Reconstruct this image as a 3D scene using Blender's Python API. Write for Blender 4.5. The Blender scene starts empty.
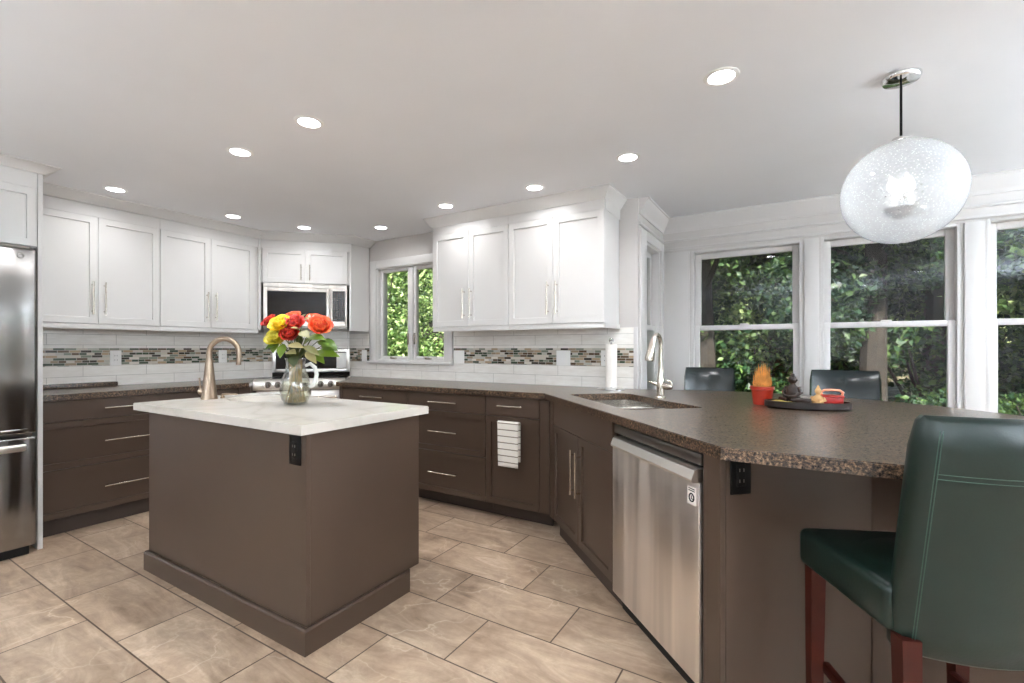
import bpy, bmesh, math, random
from mathutils import Vector, Matrix
from math import pi, sin, cos, radians

random.seed(7)
SC = bpy.context.scene
COL = SC.collection

# ------------------------------------------------------------------ camera
F_PX, CX, CY, EYE, YAW = 468.0, 512.0, 348.5, 1.21, radians(31.2)
cam_d = bpy.data.cameras.new('camera')
cam_d.sensor_width = 36.0
cam_d.lens = F_PX / 1024 * 36.0
cam_d.shift_y = (CY - 341.5) / 1024
cam_d.clip_start = 0.05
cam = bpy.data.objects.new('camera', cam_d)
COL.objects.link(cam)
cam.location = (0, 0, EYE)
cam.rotation_euler = (pi / 2, 0, YAW)
SC.camera = cam

# ------------------------------------------------------------------ light and exposure
CAN_STRENGTH = 6.0
CAN_WATTS = 1.2
BULB_STRENGTH = 4.0
FILL_LAMP_WATTS = 125.0
SUN_ENERGY = 5.0
SKY_STRENGTH = 0.04
SC.view_settings.view_transform = 'Standard'
SC.view_settings.look = 'None'
SC.view_settings.gamma = 1.0
SC.view_settings.use_curve_mapping = False
SC.view_settings.exposure = 1.86

world = bpy.data.worlds.new('sky')
SC.world = world
world.use_nodes = True
wn = world.node_tree
wn.nodes.clear()
w_out = wn.nodes.new('ShaderNodeOutputWorld')
w_bg = wn.nodes.new('ShaderNodeBackground')
w_sky = wn.nodes.new('ShaderNodeTexSky')
w_sky.sky_type = 'NISHITA'
w_sky.sun_disc = False
w_sky.sun_elevation = radians(50)
w_sky.sun_rotation = radians(200)
w_bg.inputs['Strength'].default_value = SKY_STRENGTH
wn.links.new(w_sky.outputs[0], w_bg.inputs['Color'])
wn.links.new(w_bg.outputs[0], w_out.inputs['Surface'])

sun_d = bpy.data.lights.new('sun', 'SUN')
sun_d.energy = SUN_ENERGY
sun_d.angle = radians(1.0)
sun_d.color = (1.0, 0.95, 0.84)
sun = bpy.data.objects.new('sun', sun_d)
COL.objects.link(sun)
sun.rotation_euler = (radians(47), 0, radians(22))   # shines from behind the house on to the trees
sun.location = (0, -4, 12)

# ------------------------------------------------------------------ materials
def lin(c):
    c = c / 255.0
    return c / 12.92 if c <= 0.04045 else ((c + 0.055) / 1.055) ** 2.4

def rgb(r, g, b):
    return (lin(r), lin(g), lin(b), 1.0)

class NT:
    """a small node-tree writer"""
    def __init__(self, name):
        self.m = bpy.data.materials.new(name)
        self.m.use_nodes = True
        self.t = self.m.node_tree
        self.t.nodes.clear()
        self.out = self.t.nodes.new('ShaderNodeOutputMaterial')
    def n(self, kind, **kw):
        x = self.t.nodes.new('ShaderNode' + kind)
        for k, v in kw.items():
            if hasattr(x, k):
                setattr(x, k, v)
            else:
                x.inputs[k.replace('_', ' ')].default_value = v
        return x
    def l(self, a, b):
        self.t.links.new(a, b)
    def surf(self, s):
        self.l(s, self.out.inputs['Surface'])
    def principled(self, col=(0.8, 0.8, 0.8, 1), rough=0.5, metal=0.0, spec=0.5):
        p = self.n('BsdfPrincipled')
        p.inputs['Base Color'].default_value = col
        p.inputs['Roughness'].default_value = rough
        p.inputs['Metallic'].default_value = metal
        p.inputs['Specular IOR Level'].default_value = spec
        self.surf(p.outputs[0])
        return p
    def coord(self, scale=(1, 1, 1), loc=(0, 0, 0)):
        c = self.n('TexCoord')
        mp = self.n('Mapping')
        mp.inputs['Scale'].default_value = scale
        mp.inputs['Location'].default_value = loc
        self.l(c.outputs['Object'], mp.inputs['Vector'])
        return mp.outputs[0]
    def noise(self, vec, scale, detail=4, rough=0.55, dist=0.0):
        x = self.n('TexNoise')
        x.inputs['Scale'].default_value = scale
        x.inputs['Detail'].default_value = detail
        x.inputs['Roughness'].default_value = rough
        x.inputs['Distortion'].default_value = dist
        if vec is not None:
            self.l(vec, x.inputs['Vector'])
        return x.outputs['Fac']
    def ramp(self, fac, stops, mode='LINEAR'):
        r = self.n('ValToRGB')
        r.color_ramp.interpolation = mode
        el = r.color_ramp.elements
        while len(el) < len(stops):
            el.new(0.5)
        for e, (p, c) in zip(el, stops):
            e.position = p
            e.color = c
        self.l(fac, r.inputs[0])
        return r.outputs[0]
    def mix(self, fac, a, b, blend='MIX'):
        m = self.n('Mix', data_type='RGBA', blend_type=blend)
        for s, v in ((m.inputs[0], fac), (m.inputs[6], a), (m.inputs[7], b)):
            if isinstance(v, (int, float, tuple)):
                s.default_value = v
            else:
                self.l(v, s)
        return m.outputs[2]
    def math(self, op, a, b=0.0):
        m = self.n('Math', operation=op)
        for s, v in zip(m.inputs, (a, b)):
            if isinstance(v, (int, float)):
                s.default_value = v
            else:
                self.l(v, s)
        return m.outputs[0]
    def bump(self, height, p, strength=0.2, dist=0.01):
        b = self.n('Bump')
        b.inputs['Strength'].default_value = strength
        b.inputs['Distance'].default_value = dist
        self.l(height, b.inputs['Height'])
        self.l(b.outputs[0], p.inputs['Normal'])

def paint(name, col, rough=0.5, var=0.03, scale=6.0, bump=0.0, bscale=60.0, spec=0.5):
    k = NT(name)
    p = k.principled(col, rough, 0, spec)
    v = k.coord()
    f = k.noise(v, scale, 3)
    a = tuple(min(1, c * (1 - var)) for c in col[:3]) + (1,)
    b = tuple(min(1, c * (1 + var)) for c in col[:3]) + (1,)
    k.l(k.ramp(f, [(0.3, a), (0.7, b)]), p.inputs['Base Color'])
    if bump:
        k.bump(k.noise(v, bscale, 4), p, bump, 0.004)
    return k.m

def metal(name, col, rough=0.25, stretch=(1, 1, 60), streak=0.06, wave=0.0, wscale=(3, 3, 0.6), smear=0.0):
    k = NT(name)
    p = k.principled(col, rough, 1.0)
    v = k.coord(stretch)
    f = k.noise(v, 9.0, 3)
    r = k.math('ADD', k.math('MULTIPLY', f, streak), rough - streak / 2)
    if smear:
        sm = k.ramp(k.noise(k.coord((11, 11, 0.55)), 1.0, 2, 0.5, 0.6), [(0.44, (0, 0, 0, 1)), (0.66, (1, 1, 1, 1))])
        r = k.math('ADD', r, k.math('MULTIPLY', sm, smear))
        k.l(k.mix(sm, col, tuple(min(1, c * 1.25) for c in col[:3]) + (1,)), p.inputs['Base Color'])
    k.l(r, p.inputs['Roughness'])
    if wave:
        w = k.noise(k.coord(wscale), 1.6, 1, 0.4)
        k.bump(w, p, wave, 0.05)
    return k.m

M = {}
M['white_wall'] = paint('white_wall_paint', rgb(203, 198, 194), 0.6, 0.01, bump=0.05)
M['ceiling'] = paint('ceiling_plaster', rgb(236, 236, 238), 0.75, 0.025, 1.1, bump=0.22, bscale=14)
M['trim'] = paint('white_trim_paint', rgb(208, 204, 201), 0.4, 0.01)
M['white_cab'] = paint('white_cabinet_lacquer', rgb(219, 216, 213), 0.35, 0.008)
M['dark_cab'] = paint('taupe_cabinet_lacquer', rgb(77, 61, 50), 0.36, 0.04, 3.0)
M['toe'] = paint('dark_toe_board', rgb(64, 52, 45), 0.5, 0.05)
M['plastic_white'] = paint('white_plastic', rgb(244, 242, 238), 0.3, 0.01)
M['plastic_black'] = paint('black_plastic', rgb(14, 12, 11), 0.4, 0.05, spec=0.25)
M['black'] = paint('matt_black', rgb(12, 11, 11), 0.6, 0.05)
M['steel'] = metal('brushed_steel', rgb(222, 216, 210), 0.36, (1, 1, 90), 0.08, 0.12, (5, 5, 0.5), 0.14)
M['fridge_steel'] = metal('polished_fridge_steel', rgb(158, 156, 154), 0.2, (8, 8, 0.4), 0.03, 0.75, (4, 8, 0.6))
M['steel_dark'] = metal('darker_steel', rgb(140, 135, 130), 0.3, (1, 1, 60))
M['nickel'] = metal('brushed_nickel', rgb(205, 196, 184), 0.26, (40, 40, 40), 0.06)
M['bronze'] = metal('warm_nickel', rgb(160, 142, 124), 0.3, (1, 1, 40), 0.05)
M['chrome'] = metal('chrome', rgb(225, 225, 225), 0.06, (1, 1, 1), 0.02)
M['sink_steel'] = metal('sink_steel', rgb(214, 208, 200), 0.22, (30, 30, 30), 0.06)
M['black_glass'] = paint('black_glass', rgb(24, 16, 12), 0.07, 0.02, spec=0.35)
M['oven_white'] = metal('pale_steel_panel', rgb(236, 232, 226), 0.3, (40, 1, 1), 0.05)
M['wood_red'] = paint('red_brown_wood', rgb(62, 21, 12), 0.5, 0.25, 9, spec=0.25)
M['orange_pot'] = paint('orange_glazed_pot', rgb(158, 38, 14), 0.3, 0.05)
M['tray_wood'] = paint('dark_tray_wood', rgb(30, 17, 13), 0.3, 0.2, 14)
M['figure_dark'] = paint('dark_bronze_figurine', rgb(42, 28, 22), 0.35, 0.2, 30)
M['figure_cream'] = paint('cream_figurine', rgb(196, 152, 98), 0.5, 0.08, 30)
M['red_box'] = paint('red_lacquer', rgb(158, 22, 14), 0.3, 0.08, 20)
M['pink_stone'] = paint('pink_stone', rgb(226, 150, 120), 0.5, 0.15, 40)
M['moss'] = paint('pale_moss', rgb(158, 136, 66), 0.9, 0.3, 60, 0.5, 80)
M['dry_grass'] = paint('golden_dry_grass', rgb(206, 140, 62), 0.7, 0.4, 30)
M['paper'] = paint('paper_towel', rgb(244, 238, 230), 0.9, 0.02, 20, 0.2, 120)
M['darkened_fence'] = paint('darkened_fence_wood', rgb(50, 46, 36), 0.9, 0.3, 6, 0.4, 30)  # boards coloured dark so they stay dim in full sun
M['bark'] = paint('tree_bark', rgb(44, 37, 32), 0.9, 0.35, 8, 0.6, 20)
M['stem_gold'] = paint('golden_stems', rgb(150, 122, 58), 0.6, 0.35, 40)
M['vase_handle'] = paint('pale_glass_handle', rgb(232, 232, 228), 0.1, 0.03)
M['stem_green'] = paint('flower_stem', rgb(92, 100, 40), 0.6, 0.2, 30)
M['brass_yellow'] = paint('bulb_base', rgb(200, 200, 200), 0.4, 0.02)

def emit(name, col, s):
    k = NT(name)
    e = k.n('Emission')
    e.inputs['Color'].default_value = col
    e.inputs['Strength'].default_value = s
    k.surf(e.outputs[0])
    return k.m
M['can_light'] = emit('recessed_lamp_glow', (0.97, 0.98, 1.0, 1), CAN_STRENGTH)
M['bulb'] = emit('candle_bulb_glow', (1.0, 0.97, 0.93, 1), BULB_STRENGTH)
M['clock'] = emit('clock_display', (0.35, 0.7, 1.0, 1), 0.5)

def thin_glass(name, tint=(1, 1, 1, 1), refl=1.0):
    k = NT(name)
    tr = k.n('BsdfTransparent'); tr.inputs['Color'].default_value = tint
    gl = k.n('BsdfGlossy'); gl.inputs['Roughness'].default_value = 0.0
    fr = k.n('Fresnel'); geo = k.n('NewGeometry')
    k.l(k.math('SUBTRACT', 1.5, k.math('MULTIPLY', geo.outputs['Backfacing'], 1.5 - 1 / 1.5)), fr.inputs['IOR'])
    mx = k.n('MixShader')
    k.l(k.math('MULTIPLY', fr.outputs[0], refl), mx.inputs[0])
    k.l(tr.outputs[0], mx.inputs[1]); k.l(gl.outputs[0], mx.inputs[2])
    k.surf(mx.outputs[0])
    return k.m
M['window_glass'] = thin_glass('window_glass', (0.96, 0.98, 0.97, 1), 0.75)
M['vase_glass'] = thin_glass('vase_glass', (0.95, 0.96, 0.94, 1), 2.2)
M['vase_water'] = thin_glass('vase_water', (0.95, 0.94, 0.86, 1), 0.5)

def bubble_glass():
    k = NT('bubbled_globe_glass')
    v = k.coord()
    tr = k.n('BsdfTransparent'); tr.inputs['Color'].default_value = (0.97, 0.98, 0.98, 1)
    tl = k.n('BsdfTranslucent'); tl.inputs['Color'].default_value = (0.90, 0.93, 0.97, 1)
    df = k.n('BsdfDiffuse'); df.inputs['Color'].default_value = (0.90, 0.93, 0.97, 1)
    gl = k.n('BsdfGlossy'); gl.inputs['Roughness'].default_value = 0.04
    m1 = k.n('MixShader'); m1.inputs[0].default_value = 0.5
    k.l(tl.outputs[0], m1.inputs[1]); k.l(df.outputs[0], m1.inputs[2])
    vo = k.n('TexVoronoi'); vo.inputs['Scale'].default_value = 120
    k.l(v, vo.inputs['Vector'])
    sp = k.ramp(vo.outputs['Distance'], [(0.0, (0.85, 0.85, 0.85, 1)), (0.25, (0.30, 0.30, 0.30, 1)), (1.0, (0.25, 0.25, 0.25, 1))])
    lw = k.n('LayerWeight'); lw.inputs['Blend'].default_value = 0.25
    f = k.math('MINIMUM', k.math('ADD', sp, k.math('MULTIPLY', lw.outputs['Facing'], 0.35)), 0.95)
    m2 = k.n('MixShader')
    k.l(f, m2.inputs[0]); k.l(tr.outputs[0], m2.inputs[1]); k.l(m1.outputs[0], m2.inputs[2])
    fr = k.n('Fresnel'); geo = k.n('NewGeometry')
    k.l(k.math('SUBTRACT', 1.45, k.math('MULTIPLY', geo.outputs['Backfacing'], 1.45 - 1 / 1.45)), fr.inputs['IOR'])
    m3 = k.n('MixShader')
    k.l(fr.outputs[0], m3.inputs[0]); k.l(m2.outputs[0], m3.inputs[1]); k.l(gl.outputs[0], m3.inputs[2])
    k.surf(m3.outputs[0])
    return k.m
M['globe'] = bubble_glass()

def floor_tile():
    k = NT('stone_look_floor_tile')
    p = k.principled(rough=0.38)
    v = k.coord(loc=(0.557, -1.7275, 0))
    br = k.n('TexBrick')
    br.offset = 0.5; br.offset_frequency = 2
    br.inputs['Color1'].default_value = (0, 0, 0, 1); br.inputs['Color2'].default_value = (1, 1, 1, 1)
    br.inputs['Mortar'].default_value = (0.5, 0.5, 0.5, 1)
    br.inputs['Scale'].default_value = 1.0; br.inputs['Mortar Size'].default_value = 0.0034
    br.inputs['Mortar Smooth'].default_value = 0.1
    br.inputs['Brick Width'].default_value = 0.612; br.inputs['Row Height'].default_value = 0.3075
    k.l(v, br.inputs['Vector'])
    rnd = br.outputs['Color']
    # every tile carries its own piece of the stone pattern
    sh = k.n('VectorMath', operation='MULTIPLY_ADD')
    k.l(rnd, sh.inputs[0]); sh.inputs[1].default_value = (31, 17, 9); k.l(v, sh.inputs[2])
    vec = sh.outputs[0]
    cloud = k.noise(vec, 2.3, 6, 0.62, 0.8)
    streak = k.n('Mapping'); streak.inputs['Scale'].default_value = (1.1, 3.6, 1); streak.inputs['Rotation'].default_value = (0, 0, radians(24)); k.l(vec, streak.inputs['Vector'])
    cl2 = k.noise(streak.outputs[0], 2.6, 7, 0.68, 1.4)
    cloud = k.math('ADD', k.math('MULTIPLY', cloud, 0.45), k.math('MULTIPLY', cl2, 0.55))
    base = k.ramp(cloud, [(0.32, rgb(124, 102, 84)), (0.43, rgb(162, 138, 116)), (0.54, rgb(184, 160, 137)), (0.66, rgb(210, 189, 166))])
    wp = k.n('TexNoise'); wp.inputs['Scale'].default_value = 2.0; wp.inputs['Detail'].default_value = 5
    k.l(vec, wp.inputs['Vector'])
    wv = k.n('VectorMath', operation='MULTIPLY_ADD')
    k.l(wp.outputs['Color'], wv.inputs[0]); wv.inputs[1].default_value = (0.8, 0.8, 0.8); k.l(vec, wv.inputs[2])
    vo = k.n('TexVoronoi', feature='DISTANCE_TO_EDGE'); vo.inputs['Scale'].default_value = 3.1
    k.l(wv.outputs[0], vo.inputs['Vector'])
    vein = k.ramp(vo.outputs['Distance'], [(0.0, (1, 1, 1, 1)), (0.012, (0.3, 0.3, 0.3, 1)), (0.04, (0, 0, 0, 1))])
    patch = k.ramp(k.noise(vec, 1.7, 3), [(0.45, (0, 0, 0, 1)), (0.62, (1, 1, 1, 1))])
    vf = k.math('MULTIPLY', k.math('MULTIPLY', vein, patch), 0.62)
    c1 = k.mix(vf, base, rgb(222, 204, 182))
    fine = k.ramp(k.noise(vec, 22, 5, 0.7), [(0.3, (0.88, 0.87, 0.86, 1)), (0.7, (1.06, 1.06, 1.06, 1))])
    c2 = k.mix(1.0, c1, fine, 'MULTIPLY')
    tone = k.ramp(rnd, [(0.0, (0.93, 0.93, 0.93, 1)), (1.0, (1.05, 1.04, 1.03, 1))])
    c3 = k.mix(1.0, c2, tone, 'MULTIPLY')
    c4 = k.mix(br.outputs['Fac'], c3, rgb(84, 65, 50))
    k.l(c4, p.inputs['Base Color'])
    k.bump(k.math('SUBTRACT', 1.0, br.outputs['Fac']), p, 0.5, 0.003)
    return k.m
M['floor'] = floor_tile()

def wall_tile():
    k = NT('glossy_white_wall_tile')
    p = k.principled(rough=0.16)
    c = k.n('TexCoord'); s = k.n('SeparateXYZ'); cb = k.n('CombineXYZ')
    k.l(c.outputs['Object'], s.inputs[0]); k.l(s.outputs['X'], cb.inputs['X'])
    k.l(k.math('ADD', s.outputs['Z'], -0.914), cb.inputs['Y'])
    br = k.n('TexBrick'); br.offset = 0.5
    br.inputs['Color1'].default_value = (0, 0, 0, 1); br.inputs['Color2'].default_value = (1, 1, 1, 1)
    br.inputs['Mortar'].default_value = (0.5, 0.5, 0.5, 1)
    br.inputs['Scale'].default_value = 1.0; br.inputs['Mortar Size'].default_value = 0.0015
    br.inputs['Brick Width'].default_value = 0.41; br.inputs['Row Height'].default_value = 0.081
    k.l(cb.outputs[0], br.inputs['Vector'])
    st = k.noise(k.coord((3, 3, 14)), 3.0, 4)
    base = k.ramp(st, [(0.3, rgb(236, 230, 222)), (0.7, rgb(248, 244, 238))])
    k.l(k.mix(br.outputs['Fac'], base, rgb(186, 180, 172)), p.inputs['Base Color'])
    k.bump(k.math('SUBTRACT', 1.0, br.outputs['Fac']), p, 0.4, 0.002)
    return k.m
M['wall_tile'] = wall_tile()

def mosaic():
    k = NT('glass_and_stone_mosaic')
    p = k.principled(rough=0.15)
    c = k.n('TexCoord'); s = k.n('SeparateXYZ'); cb = k.n('CombineXYZ')
    k.l(c.outputs['Object'], s.inputs[0]); k.l(s.outputs['X'], cb.inputs['X']); k.l(s.outputs['Z'], cb.inputs['Y'])
    br = k.n('TexBrick'); br.offset = 0.37; br.offset_frequency = 2; br.squash = 0.68; br.squash_frequency = 3
    br.inputs['Color1'].default_value = (0, 0, 0, 1); br.inputs['Color2'].default_value = (1, 1, 1, 1)
    br.inputs['Mortar'].default_value = (0.5, 0.5, 0.5, 1)
    br.inputs['Scale'].default_value = 1.0; br.inputs['Mortar Size'].default_value = 0.0014
    br.inputs['Brick Width'].default_value = 0.066; br.inputs['Row Height'].default_value = 0.0193
    k.l(cb.outputs[0], br.inputs['Vector'])
    col = k.ramp(br.outputs['Color'], [
        (0.0, rgb(70, 82, 66)), (0.14, rgb(206, 196, 182)), (0.28, rgb(156, 138, 116)), (0.40, rgb(222, 214, 202)),
        (0.50, rgb(96, 78, 60)), (0.58, rgb(188, 184, 172)), (0.70, rgb(128, 134, 118)), (0.80, rgb(176, 152, 124)), (0.90, rgb(62, 56, 46))], 'CONSTANT')
    k.l(k.mix(br.outputs['Fac'], col, rgb(206, 198, 188)), p.inputs['Base Color'])
    k.bump(k.math('SUBTRACT', 1.0, br.outputs['Fac']), p, 0.5, 0.002)
    return k.m
M['mosaic'] = mosaic()

def granite():
    k = NT('leathered_brown_granite')
    p = k.principled(rough=0.4, spec=0.5)
    p.inputs['Coat Weight'].default_value = 0.7; p.inputs['Coat Roughness'].default_value = 0.27; p.inputs['Coat IOR'].default_value = 1.5
    v = k.coord()
    n1 = k.noise(v, 120, 3, 0.8)
    n2 = k.noise(v, 14, 5, 0.6)
    c = k.ramp(n1, [(0.40, rgb(16, 11, 8)), (0.49, rgb(66, 49, 37)), (0.57, rgb(112, 87, 66)), (0.70, rgb(172, 146, 116))])
    d = k.ramp(n2, [(0.35, (0.72, 0.71, 0.70, 1)), (0.65, (1.08, 1.06, 1.04, 1))])
    k.l(k.mix(1.0, c, d, 'MULTIPLY'), p.inputs['Base Color'])
    k.l(k.math('ADD', k.math('MULTIPLY', n1, 0.2), 0.2), p.inputs['Roughness'])
    k.bump(k.noise(v, 45, 4, 0.6), p, 0.16, 0.004)
    return k.m
M['granite'] = granite()

def quartz():
    k = NT('white_veined_quartz')
    p = k.principled(rough=0.18)
    v = k.coord()
    wp = k.n('TexNoise'); wp.inputs['Scale'].default_value = 2.2; wp.inputs['Detail'].default_value = 6
    k.l(v, wp.inputs['Vector'])
    wv = k.n('VectorMath', operation='MULTIPLY_ADD')
    k.l(wp.outputs['Color'], wv.inputs[0]); wv.inputs[1].default_value = (0.7, 0.7, 0.7); k.l(v, wv.inputs[2])
    vo = k.n('TexVoronoi', feature='DISTANCE_TO_EDGE'); vo.inputs['Scale'].default_value = 1.8
    k.l(wv.outputs[0], vo.inputs['Vector'])
    c = k.ramp(vo.outputs['Distance'], [(0.0, rgb(197, 190, 180)), (0.05, rgb(205, 198, 188)), (0.15, rgb(208, 201, 192))])
    k.l(c, p.inputs['Base Color'])
    return k.m
M['quartz'] = quartz()

def leather():
    k = NT('dark_green_leather')
    p = k.principled(rgb(24, 50, 44), 0.34, 0, 0.5)
    v = k.coord()
    f = k.noise(v, 5, 4)
    k.l(k.ramp(f, [(0.3, rgb(13, 31, 26)), (0.7, rgb(22, 40, 34))]), p.inputs['Base Color'])
    k.bump(k.noise(v, 160, 3), p, 0.12, 0.002)
    return k.m
M['leather'] = leather()
def leather_blue():
    k = NT('dark_teal_leather')
    p = k.principled(rgb(26, 52, 58), 0.2, 0, 0.6)
    v = k.coord()
    k.l(k.ramp(k.noise(v, 5, 4), [(0.3, rgb(14, 23, 25)), (0.7, rgb(24, 35, 37))]), p.inputs['Base Color'])
    k.bump(k.noise(v, 120, 3), p, 0.15, 0.003)
    return k.m
M['leather_blue'] = leather_blue()
M['thread'] = paint('pale_green_thread', rgb(58, 84, 74), 0.6, 0.1, 80)

def towel_mat():
    k = NT('striped_towel_cotton')
    p = k.principled(rough=0.9)
    c = k.n('TexCoord'); s = k.n('SeparateXYZ')
    k.l(c.outputs['Object'], s.inputs[0])
    m = k.math('MODULO', k.math('ADD', s.outputs['Z'], 10.0), 0.044)
    f = k.ramp(k.math('MULTIPLY', m, 1 / 0.044), [(0.0, rgb(134, 122, 108)), (0.15, rgb(232, 226, 216))], 'CONSTANT')
    k.l(f, p.inputs['Base Color'])
    k.bump(k.noise(k.coord(), 150, 3), p, 0.4, 0.003)
    return k.m
M['towel'] = towel_mat()

def leaf_mat(name, dark, mid, light, trans=0.35):
    k = NT(name)
    g = k.n('NewGeometry')
    c = k.ramp(g.outputs['Random Per Island'], [(0.0, dark), (0.5, mid), (1.0, light)])
    d = k.n('BsdfPrincipled'); d.inputs['Roughness'].default_value = 0.45
    k.l(c, d.inputs['Base Color'])
    t = k.n('BsdfTranslucent')
    k.l(k.mix(1.0, c, (1.2, 1.25, 0.8, 1), 'MULTIPLY'), t.inputs['Color'])
    mx = k.n('MixShader'); mx.inputs[0].default_value = trans
    k.l(d.outputs[0], mx.inputs[1]); k.l(t.outputs[0], mx.inputs[2])
    k.surf(mx.outputs[0])
    return k.m
M['leaf_a'] = leaf_mat('maple_leaves', rgb(28, 54, 36), rgb(46, 80, 48), rgb(108, 136, 76))
M['leaf_b'] = leaf_mat('oak_leaves', rgb(20, 44, 34), rgb(36, 66, 46), rgb(84, 110, 64))
M['leaf_c'] = leaf_mat('bright_shrub_leaves', rgb(64, 92, 52), rgb(120, 152, 88), rgb(206, 220, 162))
M['rose_leaf'] = leaf_mat('bouquet_leaves', rgb(58, 90, 16), rgb(84, 118, 22), rgb(118, 142, 40), 0.1)
M['euc_leaf'] = leaf_mat('dusty_green_leaves', rgb(112, 116, 66), rgb(142, 138, 88), rgb(172, 160, 112), 0.1)
M['dark_leaf'] = leaf_mat('dark_bouquet_leaves', rgb(44, 56, 30), rgb(62, 74, 36), rgb(84, 92, 46), 0.2)
M['petal_red'] = leaf_mat('red_petals', rgb(160, 16, 10), rgb(196, 26, 14), rgb(222, 60, 26), 0.15)
M['petal_orange'] = leaf_mat('orange_petals', rgb(226, 60, 24), rgb(240, 86, 36), rgb(246, 134, 70), 0.15)
M['petal_yellow'] = leaf_mat('yellow_petals', rgb(240, 190, 10), rgb(250, 212, 20), rgb(252, 230, 70), 0.15)
M['petal_lime'] = leaf_mat('lime_petals', rgb(188, 170, 30), rgb(212, 196, 44), rgb(230, 216, 84), 0.2)
M['petal_white'] = leaf_mat('white_petals', rgb(236, 226, 214), rgb(244, 238, 230), rgb(250, 248, 244), 0.2)

def ground_mat():
    k = NT('leaf_litter_ground')
    p = k.principled(rough=0.95)
    v = k.coord()
    f = k.noise(v, 3.0, 8, 0.7)
    k.l(k.ramp(f, [(0.3, rgb(52, 60, 32)), (0.5, rgb(104, 96, 64)), (0.62, rgb(168, 154, 124)), (0.8, rgb(208, 196, 170))]), p.inputs['Base Color'])
    k.bump(k.noise(v, 20, 6), p, 0.6, 0.05)
    return k.m
M['ground'] = ground_mat()
def mw_keys():
    k = NT('microwave_key_pad')
    p = k.principled(rough=0.15)
    c = k.n('TexCoord'); s = k.n('SeparateXYZ'); cb = k.n('CombineXYZ')
    k.l(c.outputs['Object'], s.inputs[0]); k.l(s.outputs['X'], cb.inputs['X']); k.l(s.outputs['Z'], cb.inputs['Y'])
    br = k.n('TexBrick'); br.offset = 0.0
    br.inputs['Color1'].default_value = rgb(84, 64, 50); br.inputs['Color2'].default_value = rgb(60, 46, 36)
    br.inputs['Mortar'].default_value = rgb(22, 16, 13)
    br.inputs['Scale'].default_value = 1.0; br.inputs['Mortar Size'].default_value = 0.006
    br.inputs['Brick Width'].default_value = 0.026; br.inputs['Row Height'].default_value = 0.022
    k.l(cb.outputs[0], br.inputs['Vector'])
    k.l(br.outputs['Color'], p.inputs['Base Color'])
    return k.m
M['keys'] = mw_keys()

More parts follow.
